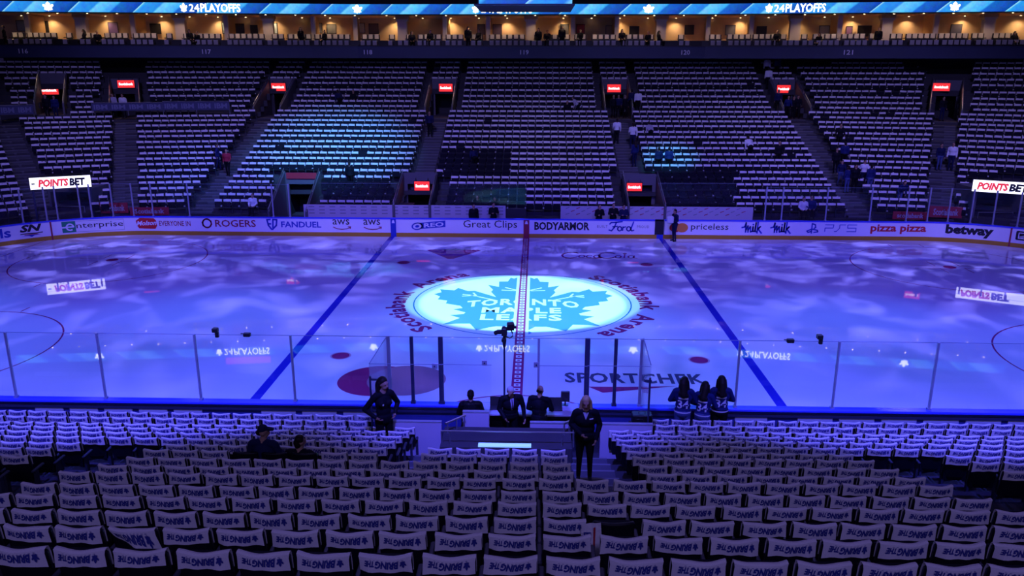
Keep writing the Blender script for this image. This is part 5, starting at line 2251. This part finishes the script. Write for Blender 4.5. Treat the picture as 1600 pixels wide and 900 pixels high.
def figure(top, legs, sit=False, lean=0.0, head=(0.0, 0.0), L=None, R=None, hair=None, female=False, shoe=None, stride=0.0, fine=True, skirt=None, hands=True, bald=False, bulk=1.0):
    """Limb list for one person, facing +y, 1.75 m tall. L and R: (elbow, wrist) of the arms; head: (turn, nod)."""
    s = PM['skin']
    sh = shoe or PM['shoe']
    dz = -0.42 if sit else 0.0
    hipz = 0.93 + dz
    piv = np.array([0, 0, hipz])
    P = []

    def U(p):
        return rotx(np.asarray(p, float) + np.array([0, 0, dz]), -lean, piv)
    sw = (0.165 if female else 0.19) * (0.5 + bulk / 2)
    # legs
    for sx, st in ((-1, stride), (1, -stride)):
        hip = np.array([sx * 0.09, 0, hipz - 0.02])
        if sit:
            kn, an = np.array([sx * 0.12, 0.42, 0.50]), np.array([sx * 0.12, 0.40, 0.09])
        else:
            kn, an = np.array([sx * 0.10, 0.03 + st * 0.5, 0.49]), np.array([sx * 0.11, -0.02 + st - abs(st) * 0.1, 0.09])
        P += [('cap', hip, kn, 0.088 * bulk, 0.058, legs), ('cap', kn, an, 0.058, 0.043, legs), ('cap', an + np.array([0, -0.02, -0.045]), an + np.array([sx * 0.02, 0.15, -0.055]), 0.04, 0.034, sh)]
    # trunk
    P += [('ell', piv + np.array([0, -0.005, 0.0]), (0.165 * bulk, 0.12 * bulk, 0.13), legs), ('ell', U((0, 0, 1.10)), (0.145 * bulk, 0.10 * bulk, 0.16), top), ('ell', U((0, 0.005, 1.27)), (0.165 * bulk, 0.112 * bulk, 0.18), top),
          ('cap', U((-sw + 0.03, 0, 1.425)), U((sw - 0.03, 0, 1.425)), 0.066 * (0.5 + bulk / 2), 0.066 * (0.5 + bulk / 2), top), ('cap', U((-0.09, -0.01, 1.455)), U((0.09, -0.01, 1.455)), 0.055, 0.055, top), ('ell', U((0, 0, 0.99)), (0.155 * bulk, 0.112 * bulk, 0.09), top)]
    if female:
        P += [('ell', U((-0.07, 0.085, 1.27)), (0.065, 0.055, 0.065), top), ('ell', U((0.07, 0.085, 1.27)), (0.065, 0.055, 0.065), top)]
    # head
    npv = U((0, 0, 1.50))

    def H(p):
        q = np.asarray(p, float) + np.array([0, 0, dz])
        q = rotx(q, -lean, piv)
        q = rotx(q, -head[1] + lean * 0.6, npv)
        return rotz(q, head[0], npv)
    P += [('cap', U((0, -0.005, 1.44)), H((0, 0.012, 1.56)), 0.064, 0.056, s), ('ell', H((0, 0.005, 1.655)), (0.075, 0.093, 0.103), s), ('ell', H((0, 0.04, 1.585)), (0.056, 0.062, 0.06), s),
          ('cap', H((0, 0.098, 1.645)), H((0, 0.118, 1.612)), 0.010, 0.016, s), ('cap', H((-0.03, 0.083, 1.668)), H((0.03, 0.083, 1.668)), 0.016, 0.016, s)]
    for sx in (-1, 1):
        P += [('ell', H((sx * 0.079, 0.0, 1.635)), (0.014, 0.026, 0.034), s), ('ell', H((sx * 0.032, 0.098, 1.648)), (0.013, 0.009, 0.008), PM['eye'])]
    P += [('ell', H((0, 0.102, 1.578)), (0.026, 0.009, 0.008), PM['lip'])]
    HP = []
    if hair == 'long' or hair == 'blonde':
        hm = PM['blonde'] if hair == 'blonde' else PM['hair']
        HP = [('ell', H((0, -0.015, 1.69)), (0.087, 0.100, 0.085), hm), ('ell', H((0, -0.055, 1.63)), (0.095, 0.075, 0.11), hm), ('cap', H((0, -0.075, 1.60)), U((0, -0.125, 1.37)), 0.092, 0.085, hm),
              ('cap', H((-0.082, -0.01, 1.66)), U((-0.105, -0.02, 1.40)), 0.032, 0.036, hm), ('cap', H((0.082, -0.01, 1.66)), U((0.105, -0.02, 1.40)), 0.032, 0.036, hm), ('cap', U((-0.07, -0.125, 1.40)), U((0.07, -0.125, 1.36)), 0.055, 0.05, hm)]
    elif hair == 'short' or hair == 'white':
        hm = PM['white_hair'] if hair == 'white' else PM['hair']
        HP = [('ell', H((0, -0.018, 1.695)), (0.081, 0.092, 0.078), hm), ('ell', H((0, -0.045, 1.625)), (0.080, 0.065, 0.085), hm), ('ell', H((0, -0.04, 1.565)), (0.062, 0.045, 0.05), hm), ('ell', H((-0.062, 0.0, 1.68)), (0.025, 0.05, 0.04), hm), ('ell', H((0.062, 0.0, 1.68)), (0.025, 0.05, 0.04), hm)]
    elif hair == 'hood':
        HP = [('ell', H((0, -0.02, 1.67)), (0.096, 0.11, 0.118), top), ('cap', H((0, -0.04, 1.60)), U((0, -0.04, 1.46)), 0.09, 0.10, top)]
    elif hair == 'bald':
        HP = [('ell', H((0, -0.055, 1.625)), (0.076, 0.045, 0.045), PM['hair'])]
    elif hair == 'cap':
        HP = [('ell', H((0, -0.008, 1.705)), (0.085, 0.102, 0.072), PM['navy']), ('cap', H((-0.035, 0.085, 1.69)), H((-0.03, 0.165, 1.675)), 0.028, 0.022, PM['navy']), ('cap', H((0.035, 0.085, 1.69)), H((0.03, 0.165, 1.675)), 0.028, 0.022, PM['navy']), ('cap', H((0, 0.085, 1.695)), H((0, 0.175, 1.68)), 0.028, 0.022, PM['navy']), ('ell', H((0, -0.055, 1.63)), (0.078, 0.05, 0.06), PM['hair'])]
    # arms and hands
    dfl = {-1: ((-0.25, -0.03, 1.15), (-0.26, 0.06, 0.90)), 1: ((0.25, -0.03, 1.15), (0.26, 0.06, 0.90))}
    for sx, A in ((-1, L), (1, R)):
        el, wr = A or dfl[sx]
        sho, el, wr = U((sx * sw, 0, 1.41)), U(el), U(wr)
        ab = 0.45 + 0.55 * bulk
        P += [('cap', sho, el, 0.062 * ab, 0.05 * ab, top), ('cap', el, wr, 0.05 * ab, 0.038 * ab, top)]
        d = wr - el
        d /= np.linalg.norm(d)
        inw = np.array([-sx, 0.3, 0.0])
        sd = np.cross(d, inw)
        sd /= np.linalg.norm(sd) + 1e-9
        if sd @ np.array([0, 1, 0.2]) < 0:
            sd = -sd
        nn = np.cross(sd, d)
        if nn @ inw < 0:
            nn = -nn
        P += [('cap', wr, wr + d * 0.03, 0.028, 0.03, s)]
        if hands:
            for k, ln in enumerate((0.066, 0.076, 0.070, 0.054)):
                off = sd * (1.5 - k) * 0.0195
                kn = wr + d * (0.088 - 0.004 * abs(k - 1)) + off
                P.append(('cap', wr + d * 0.02 + off * 0.7, kn, 0.014, 0.0115, s))
                m1 = kn + (d * 0.85 + nn * 0.45) * ln * 0.5
                m2 = m1 + (d * 0.45 + nn * 0.85) * ln * 0.5
                P += [('cap', kn, m1, 0.0105, 0.0095, s), ('cap', m1, m2, 0.0095, 0.008, s)]
            tb = wr + d * 0.035 + sd * 0.03
            t1 = tb + (d * 0.6 + sd * 0.7 + nn * 0.3) * 0.036
            P += [('cap', wr + d * 0.015 + sd * 0.012, tb, 0.015, 0.013, s), ('cap', tb, t1, 0.0125, 0.011, s), ('cap', t1, t1 + (d * 0.85 + nn * 0.4) * 0.028, 0.011, 0.009, s)]
    return P, HP, U, H


def put_person(label, loc, rz, h, top, legs, group=None, voxel=0.0105, **kw):
    P, HP, U, H = figure(top, legs, **kw)
    me = prim_mesh(P, voxel, 'person')
    o = link('person', me, None, loc, rz)
    o.scale = (h / 1.75,) * 3
    tag(o, label, 'person', group)
    if HP:
        hm = prim_mesh(HP, voxel * 1.1, 'hair')
        nm = {'hood': 'hood', 'cap': 'baseball_cap'}.get(kw.get('hair'), 'hair')
        link(nm, hm, o)
    return o, me, U


def on_back(o, me, text, x0, x1, z0, z1, name, material, bold=0.03, sign=-1):
    """Lettering laid on the back (sign -1) or chest (+1) of a figure."""
    bvh = BVHTree.FromPolygons([v.co.copy() for v in me.vertices], [tuple(p.vertices) for p in me.polygons])
    vs, fs, _ = text_geo(text, bold)
    out = []
    for a, b in vs:
        x = x0 + a * (x1 - x0)
        z = z0 + b * (z1 - z0)
        hit_, _n, _i, _d = bvh.ray_cast(Vector((x, sign * 1.0, z)), Vector((0, -sign, 0)))
        y = hit_[1] if hit_ is not None else sign * 0.12
        out.append((x, y + sign * 0.006, z))
    mb = MB()
    mb.add(out, fs, material)
    return mb.build(name, o)


def patch(o, me, outline, name, material, sign=1, n=6):
    """A thin cloth piece laid on the front (sign 1) or back of a figure: outline(a, b) -> (x, z)."""
    bvh = BVHTree.FromPolygons([v.co.copy() for v in me.vertices], [tuple(p.vertices) for p in me.polygons])
    vs = []
    for j in range(n + 1):
        for i in range(n + 1):
            x, z = outline(i / n, j / n)
            h_, _n, _i, _d = bvh.ray_cast(Vector((x, sign * 1.0, z)), Vector((0, -sign, 0)))
            vs.append((x, (h_[1] if h_ is not None else sign * 0.12) + sign * 0.005, z))
    mb = MB()
    mb.add(vs, [(j * (n + 1) + i, j * (n + 1) + i + 1, (j + 1) * (n + 1) + i + 1, (j + 1) * (n + 1) + i) for j in range(n) for i in range(n)], material)
    return mb.build(name, o, True)


def head_z(px, py, Y):
    return atY(px, py, Y)


# woman with her hands on her hips by the left penalty box
fl = 0.62
q = head_z(597, 590, -15.45)
o, me, U = put_person('woman with long dark hair in a black jacket standing by the left penalty box', (q[0], -15.45, fl), -PI * 0.80, q[2] - fl, PM['dark'], PM['black'], female=True, hair='long', head=(0.35, 0.1),
                      L=((-0.33, -0.08, 1.16), (-0.19, 0.08, 1.02)), R=((0.33, -0.10, 1.16), (0.19, 0.06, 1.02)))
patch(o, me, lambda a, b: (0.05 + a * 0.03, 1.25 + b * 0.035), 'badge', PM['white'], 1, 2)
# blonde woman on the aisle steps
fz = NZ[6] - SEAT_H
Y = -18.85
q = head_z(916, 619, Y)
fz = atY(912, 750, Y)[2]
o, me, U = put_person('blonde woman in dark jacket and trousers standing on the aisle steps, facing the camera', (q[0], Y, fz), PI - 0.03, q[2] - fz, PM['dark'], PM['black'], female=True, hair='blonde', head=(0.0, 0.2), bulk=1.25,
                      L=((-0.27, -0.02, 1.17), (-0.20, 0.12, 0.93)), R=((0.27, -0.02, 1.17), (0.08, 0.20, 1.06)))
patch(o, me, lambda a, b: (-0.14 + a * 0.07, 1.33 + b * 0.02), 'chest_emblem', PM['white'], 1, 3)
patch(o, me, lambda a, b: ((a - 0.5) * 0.11 * b, 1.33 + b * 0.12), 'shirt_collar', PM['pale'], 1, 4)
# officials at the scorer table
q = head_z(735, 613, -14.35)
o, me, U = put_person('official in dark suit seated at the left of the scorer table, seen from behind', (q[0], -14.35, q[2] - 1.33), 0.05, 1.75, PM['dark'], PM['black'], sit=True, hair='short', lean=0.15, head=(0.0, 0.35), bulk=1.32,
                      L=((-0.30, 0.10, 1.17), (-0.12, 0.34, 1.12)), R=((0.30, 0.10, 1.17), (0.12, 0.34, 1.12)))
mb = MB()
mb.box((-0.24, -0.22, 0.42), (0.24, 0.22, 0.48), M['black'], 0.02)
mb.tube([(0, 0, 0.0), (0, 0, 0.44)], 0.03, M['black'], 8)
mb.tube([(0, 0, 0.0), (0, 0, 0.03)], 0.24, M['black'], 12)
ch = empty('office_chair', (q[0], -14.40, q[2] - 1.33))
tag(ch, 'dark office chair under the seated official at the scorer table', 'chair')
mb.build('seat', ch)
mb = MB()
mb.box((-0.2, -0.27, 0.5), (0.2, -0.22, 0.8), M['black'], 0.02)
mb.build('backrest', ch)
q = head_z(794, 604, -14.35)
o, me, U = put_person('white-haired official in a dark suit and tie standing bent over the scorer table', (q[0] + 0.05, -14.35, q[2] - 1.70), PI + 0.25, 1.80, PM['dark'], PM['black'], hair='white', lean=0.20, head=(-0.45, 0.45), bulk=1.3,
                      L=((-0.30, 0.02, 1.16), (-0.31, 0.16, 0.92)), R=((0.28, 0.02, 1.16), (0.18, 0.22, 1.02)))
patch(o, me, lambda a, b: ((a - 0.5) * (0.03 + 0.06 * b), U((0, 0, 1.14))[2] + b * 0.29), 'shirt_front', PM['pale'])
patch(o, me, lambda a, b: ((a - 0.5) * (0.034 - 0.012 * b), U((0, 0, 1.16))[2] + b * 0.25), 'necktie', PM['tie']).location.y = 0.004
q = head_z(843, 606, -14.30)
o, me, U = put_person('bald official in black seen from behind at the scorer table', (q[0], -14.30, q[2] - 1.72), -0.25, 1.75, PM['dark'], PM['black'], hair='bald', lean=0.05, head=(-0.2, 0.15), bulk=1.3,
                      L=((-0.28, 0.0, 1.16), (-0.22, 0.20, 1.05)), R=((0.30, 0.06, 1.17), (0.24, 0.30, 1.12)))
# three women in blue jerseys leaning at the boards
for k, (px, py, Y, dx, rz, ln, num, legs, hd, lab) in enumerate(((1071, 591, -13.50, 0, -0.18, 0.10, '34', PM['denim'], (-0.35, 0.1), 'dark-haired woman in a blue numbered jersey at the boards, left of the trio'),
                                                               (1101, 600, -13.48, 0, -0.45, 0.22, '34', PM['denim'], (0.3, 0.2), 'dark-haired woman in a blue jersey leaning between the other two at the boards'),
                                                               (1130, 589, -13.42, 0, -0.05, 0.05, '34', PM['black'], (0.0, 0.12), 'woman in a blue numbered jersey and black trousers at the boards, right of the trio'))):
    fl = NZ[0] - SEAT_H
    q = head_z(px, py, Y)
    hgt = (q[2] - fl) * (1.0 if ln < 0.15 else 1.02)
    o, me, U = put_person(lab, (q[0] - 0.02, Y - (0.06 if ln > 0.15 else 0), fl), rz, hgt, PM['jersey'], legs, female=True, hair='long', lean=ln, head=hd, bulk=1.18,
                          L=((-0.29, 0.06, 1.18), (-0.18, 0.26, 1.12)), R=((0.29, 0.06, 1.18), (0.18, 0.26, 1.12)))
    on_back(o, me, num, -0.125, 0.125, 1.05, 1.25, 'number', PM['stripe'], 0.02)
    bvh = BVHTree.FromPolygons([v.co.copy() for v in me.vertices], [tuple(p.vertices) for p in me.polygons])
    mb = MB()
    for zz, w in ((0.965, 0.03),):
        pts = []
        for a in np.linspace(0, 2 * PI, 33):
            d = Vector((math.cos(a), math.sin(a), 0))
            h_, _n, _i, _d = bvh.ray_cast(Vector((0, U((0, 0, zz))[1], zz)) + d * 1.0, -d)
            if h_ is None or abs(h_[0]) > 0.24:
                h_ = Vector((0.17 * d[0], 0.12 * d[1], zz))
            pts.append((h_[0] * 1.03, h_[1] * 1.03 - 0.0, zz))
        vs = [(x, y, z - w / 2) for x, y, z in pts] + [(x, y, z + w / 2) for x, y, z in pts]
        n = len(pts)
        mb.add(vs, [(i, i + 1, n + i + 1, n + i) for i in range(n - 1)], PM['stripe'])
    mb.build('hem_stripe', o)
    patch(o, me, lambda a, b: (-0.11 + a * 0.22, 1.275 + b * 0.035), 'shoulder_name_bar', PM['stripe'], -1, 6)

# two people sitting among the towels
for lab, px, py, hr, hd, bulk, lean in (('man in a dark cap and navy shirt seated among the towelled seats', 408, 667, 'cap', (-1.1, 0.05), 1.2, 0.05), ('person in dark clothes seated beside the man in a cap', 464, 684, 'short', (-0.7, 0.1), 1.25, 0.12)):
    Y = NY[7] + 0.14
    q = head_z(px, py, Y)
    o, me, U = put_person(lab, (q[0], Y, q[2] - 1.33), -0.08, 1.75, PM['navy'] if hr == 'cap' else PM['dark'], PM['black'], sit=True, hair=hr, head=hd, bulk=bulk, lean=lean,
                          L=((-0.30, 0.05, 1.18), (-0.16, 0.28, 1.05)), R=((0.30, 0.05, 1.18), (0.30, 0.30, 1.12)))
# linesman on the ice by the gate
q = atZ(1053, 377, 0)
o, me, U = put_person('person in navy standing on the ice by the open gate, holding a white bag', (q[0], q[1], 0.0), PI * 0.62, 1.83, PM['navy'], PM['navy'], hair='short', bulk=1.25, voxel=0.014, L=((-0.28, 0.02, 1.16), (-0.12, 0.26, 1.10)), R=((0.28, 0.02, 1.16), (0.14, 0.28, 1.14)), head=(0, 0.2))
b = empty('white_bag', (q[0] - 0.30, q[1] - 0.22, 1.12))
tag(b, 'white bag held by the person on the ice at the gate', 'bag')
mb = MB()
mb.box((-0.20, -0.10, -0.05), (0.18, 0.10, 0.36), PM['white'], 0.05)
mb.build('body', b)
mb = MB()
mb.tube([(-0.1, 0, 0.35), (-0.08, 0, 0.45), (0.06, 0, 0.45), (0.08, 0, 0.35)], 0.015, PM['pale'], 6)
mb.build('handle', b)

# ---- small far figures: a few shared bodies, dressed one by one
_far = {}


def far_body(kind, top, legs, hair):
    key = (kind, hair)
    if key not in _far:
        kw = dict(stand={}, walk=dict(stride=0.16, L=((-0.25, 0.08, 1.15), (-0.22, 0.28, 1.0)), R=((0.25, -0.10, 1.16), (0.26, -0.06, 0.92))), sit=dict(sit=True, L=((-0.26, 0.05, 1.15), (-0.14, 0.28, 1.02)), R=((0.26, 0.05, 1.15), (0.14, 0.28, 1.02))),
                  fold=dict(L=((-0.28, 0.04, 1.16), (0.06, 0.18, 1.18)), R=((0.28, 0.04, 1.16), (-0.06, 0.19, 1.14))), bend=dict(lean=0.7, L=((-0.25, 0.1, 1.12), (-0.2, 0.3, 1.0)), R=((0.25, 0.1, 1.12), (0.2, 0.3, 1.0))))[kind]
        P, HP, U, H = figure(PM['dark'], PM['black'], hair=hair, bulk=1.25, **kw)
        _far[key] = prim_mesh(P + HP, 0.022, 'person', 2)
    me = _far[key].copy()
    for i, m_ in enumerate(me.materials):
        if m_ == PM['dark']:
            me.materials[i] = PM[top]
        elif m_ == PM['black']:
            me.materials[i] = PM[legs]
    return me


def row_point(px, py):
    """Where a pair of feet at this pixel stands on the far treads."""
    best = None
    for i in range(26):
        for p, q in zip(PATHS[i][:-1], PATHS[i][1:]):
            d = (q - p) / np.linalg.norm(q - p)
            nr = np.array([-d[1], d[0]])
            a, b = p - nr * 0.28, q - nr * 0.28
            z = FZ[i] - SEAT_H
            lo, hi = 0.0, 1.0
            if not (pix((*a, z))[0] - 1 <= px <= pix((*b, z))[0] + 1):
                continue
            for _ in range(40):
                m = (lo + hi) / 2
                c = a + (b - a) * m
                if pix((*c, z))[0] < px:
                    lo = m
                else:
                    hi = m
            c = a + (b - a) * lo
            e = abs(pix((*c, z))[1] - py)
            if best is None or e < best[0]:
                best = (e, c, z)
    return np.array([best[1][0], best[1][1], best[2]])


FANS = [(963, 226, 'walk', 0, 'white', 'dark', 'short', 'fan in a white jersey climbing the aisle left of the bright blue seats'), (957, 170, 'stand', PI, 'dark', 'black', 'short', 'person in black at the left of the tunnel mouth above the aisle climber'),
        (966, 178, 'walk', PI, 'navy', 'black', 'short', 'person in navy coming out of the tunnel between two in black'), (975, 170, 'stand', PI, 'dark', 'black', 'short', 'person in black at the right of the tunnel mouth'),
        (996, 174, 'stand', 0, 'white', 'black', 'short', 'fan in a white jersey standing by the tunnel side wall'), (986, 174, 'stand', 0.3, 'navy', 'black', 'short', 'fan in navy beside the white jersey at the tunnel side wall'),
        (1016, 222, 'bend', 0.4, 'pale', 'dark', 'short', 'fan in pale clothes bending over a seat row'), (988, 236, 'walk', 0, 'white', 'navy', 'short', 'fan in a white top climbing beside the bright blue seats'),
        (991, 262, 'stand', 0.4, 'jersey', 'navy', 'long', 'fan in a blue jersey at the foot of the aisle by the bench tunnel'), (1028, 272, 'stand', 0.2, 'navy', 'black', 'short', 'fan in navy, left of two in front of the bright blue seats'),
        (1044, 272, 'stand', -0.2, 'jersey', 'black', 'short', 'fan in a blue jersey, right of two in front of the bright blue seats'), (903, 182, 'bend', 1.2, 'pale', 'dark', 'short', 'fan bending over the middle block with a towel'),
        (886, 182, 'sit', PI, 'dark', 'black', 'short', 'dark figure seated beside the bending fan in the middle block'),
        (1197, 121, 'stand', PI, 'white', 'dark', 'short', 'fan in white standing high by the right diagonal aisle'), (1199, 140, 'stand', 0, 'white', 'dark', 'short', 'fan in a white jersey seen from behind above the right tunnel'),
        (1213, 119, 'stand', PI, 'jersey', 'dark', 'short', 'fan in blue standing high above the right tunnel sign'), (1226, 168, 'walk', PI, 'jersey', 'black', 'short', 'fan in blue walking out under the red sign on the right diagonal'),
        (1239, 176, 'stand', PI, 'dark', 'black', 'short', 'person in black on the stairs right of the diagonal tunnel'), (1246, 180, 'walk', PI, 'dark', 'black', 'long', 'person in dark clothes stepping down the right diagonal aisle'),
        (1214, 178, 'stand', PI, 'navy', 'black', 'short', 'person in navy left of the diagonal tunnel mouth'),
        (1304, 270, 'stand', PI, 'dark', 'black', 'short', 'dark figure at the bend of the right diagonal aisle'), (1317, 266, 'stand', 0, 'jersey', 'black', 'short', 'fan in a blue jersey with a pale emblem on the right diagonal aisle'),
        (1312, 292, 'walk', PI, 'navy', 'denim', 'long', 'fan in navy low on the right diagonal aisle'), (1322, 306, 'stand', 0.3, 'jersey', 'denim', 'short', 'fan in a jersey lowest on the right diagonal aisle'),
        (1333, 298, 'stand', PI, 'dark', 'black', 'long', 'long-haired dark figure low on the right diagonal aisle'), (1347, 290, 'walk', PI, 'white', 'navy', 'short', 'fan in white crossing the row right of the diagonal aisle'),
        (1357, 304, 'stand', 0.2, 'jersey', 'denim', 'short', 'fan in a blue jersey right of the diagonal aisle group'),
        (1464, 172, 'stand', PI, 'dark', 'navy', 'short', 'person with a bright bag at the right corner tunnel'), (1466, 267, 'stand', PI, 'navy', 'denim', 'short', 'fan in navy on the right corner aisle, left of two'),
        (1484, 264, 'stand', 2.6, 'white', 'navy', 'short', 'fan in white on the right corner aisle, right of two'), (1253, 340, 'sit', PI, 'white', 'dark', 'short', 'fan in white seated at the glass below the diagonal aisle'),
        (1265, 340, 'sit', PI, 'jersey', 'dark', 'short', 'fan in a jersey seated at the glass below the diagonal aisle'), (1403, 326, 'bend', PI, 'jersey', 'denim', 'short', 'fan in blue bending above the red boards on the right'),
        (1215, 262, 'stand', PI, 'dark', 'black', 'short', 'dark figure in the seats right of the bright blue patch'), (1171, 252, 'bend', 0.3, 'white', 'dark', 'short', 'fan in white leaning over a seat right of the bright blue patch'),
        (191, 160, 'stand', PI, 'pale', 'dark', 'short', 'pale figure in the left corner tunnel mouth, left of two'), (208, 159, 'stand', PI, 'white', 'dark', 'short', 'pale figure in the left corner tunnel mouth, right of two'),
        (342, 264, 'walk', -1.2, 'jersey', 'navy', 'short', 'fan in blue on the left diagonal aisle'), (357, 276, 'walk', PI, 'red', 'black', 'short', 'fan in red lower on the left diagonal aisle'),
        (397, 340, 'sit', PI, 'white', 'dark', 'short', 'fan in white seated at the glass below the left diagonal aisle'), (548, 292, 'stand', 0, 'dark', 'black', 'short', 'dark figure at the front of the bright left block'),
        (553, 170, 'sit', PI, 'dark', 'black', 'short', 'dark figure seated high in the left block'), (532, 172, 'bend', 0.5, 'navy', 'black', 'short', 'figure in navy bending high in the left block'),
        (672, 216, 'walk', PI, 'navy', 'black', 'short', 'figure in navy on the aisle left of the middle block'), (89, 186, 'stand', PI, 'jersey', 'navy', 'short', 'figure in blue at the leftmost tunnel mouth'),
        (76, 186, 'stand', PI, 'dark', 'black', 'short', 'dark figure in the leftmost tunnel mouth'), (742, 270, 'bend', 0.3, 'navy', 'black', 'short', 'figure in navy bending among the bare seats of the middle block'),
        (1310, 232, 'walk', PI, 'dark', 'black', 'short', 'dark figure halfway down the right diagonal aisle')]
for px, py, kind, rz, top, legs, hair, lab in FANS:
    p = row_point(px, py)
    v_in = [v for v in VOMS if abs(in_frame(p[:2], (v['c'], v['d']))[0]) < v['hw'] and -0.5 < in_frame(p[:2], (v['c'], v['d']))[1] < v['dep']]
    z = p[2]
    if v_in and v_in[0]['i0'] > 0:
        v = v_in[0]
        z = FZ[v['i0']] - SEAT_H - 0.05
        lo_ = v['c'] + v['d'] * 0.6
        p = np.array([p[0], lo_[1], z])
    o = link('person', far_body(kind, top, legs, hair), None, (p[0], p[1], z), rz + jit(0.15))
    o.scale = (0.98 + jit(0.05),) * 3
    tag(o, lab, 'person', 'fans in the far stand')

# staff at the benches
for px, py, Y, top, lab in ((740, 319, 13.45, 'dark', 'dark figure in front of the left bench wall, left of two'), (771, 317, 13.45, 'dark', 'dark figure in front of the left bench wall, right of two'),
                            (746, 305.5, 14.9, 'dark', 'dark figure behind the left bench wall, left of two'), (773, 308, 14.9, 'dark', 'dark figure behind the left bench wall, right of two'),
                            (937, 320, 13.45, 'dark', 'dark figure at the left end of the right bench'), (959, 318, 13.45, 'dark', 'dark figure under the right bench tunnel, left of two'),
                            (975, 320, 13.45, 'navy', 'dark figure under the right bench tunnel, right of two')):
    q = head_z(px, py, Y)
    o = link('person', far_body('fold' if px % 2 else 'stand', top, 'black', 'short'), None, (q[0], Y, q[2] - 1.75), PI + jit(0.6))
    tag(o, lab, 'person', 'staff at the benches')

# people in the suites, dark against the tan walls
SU = [(10, 40), (134, 46), (155, 48), (299, 46), (311, 49), (473, 43), (510, 47), (643, 49), (672, 47), (731, 42), (748, 46), (841, 44), (855, 47), (878, 41), (907, 46), (972, 46), (1013, 49), (1030, 48), (1211, 47), (1277, 51), (1369, 43), (1582, 49)]
for k, (px, py) in enumerate(SU):
    x = x_suite(px, 12.2)
    p = np.array(sp(x, 12.2, 1.25))
    x2 = x * (p[1] - CAM[1]) / (p[1] - 1.25 - CAM[1])
    p = np.array(sp(x2, 12.2, 1.25))
    mpp = (p - CAM) @ CF / FPX
    zh = 12.2 + (pix(p)[1] - py) * mpp
    stand = py < 45
    o = link('person', far_body('stand' if stand else 'sit', 'dark', 'black', ('short', 'long')[k % 2]), None, (p[0], p[1], zh - (1.75 if stand else 1.33)), PI + jit(1.2))
    tag(o, ('dark figure standing' if stand else 'dark figure seated') + ' in the suites, ' + nth(k + 1) + ' from the left among the suite guests', 'person', 'guests in the suites')
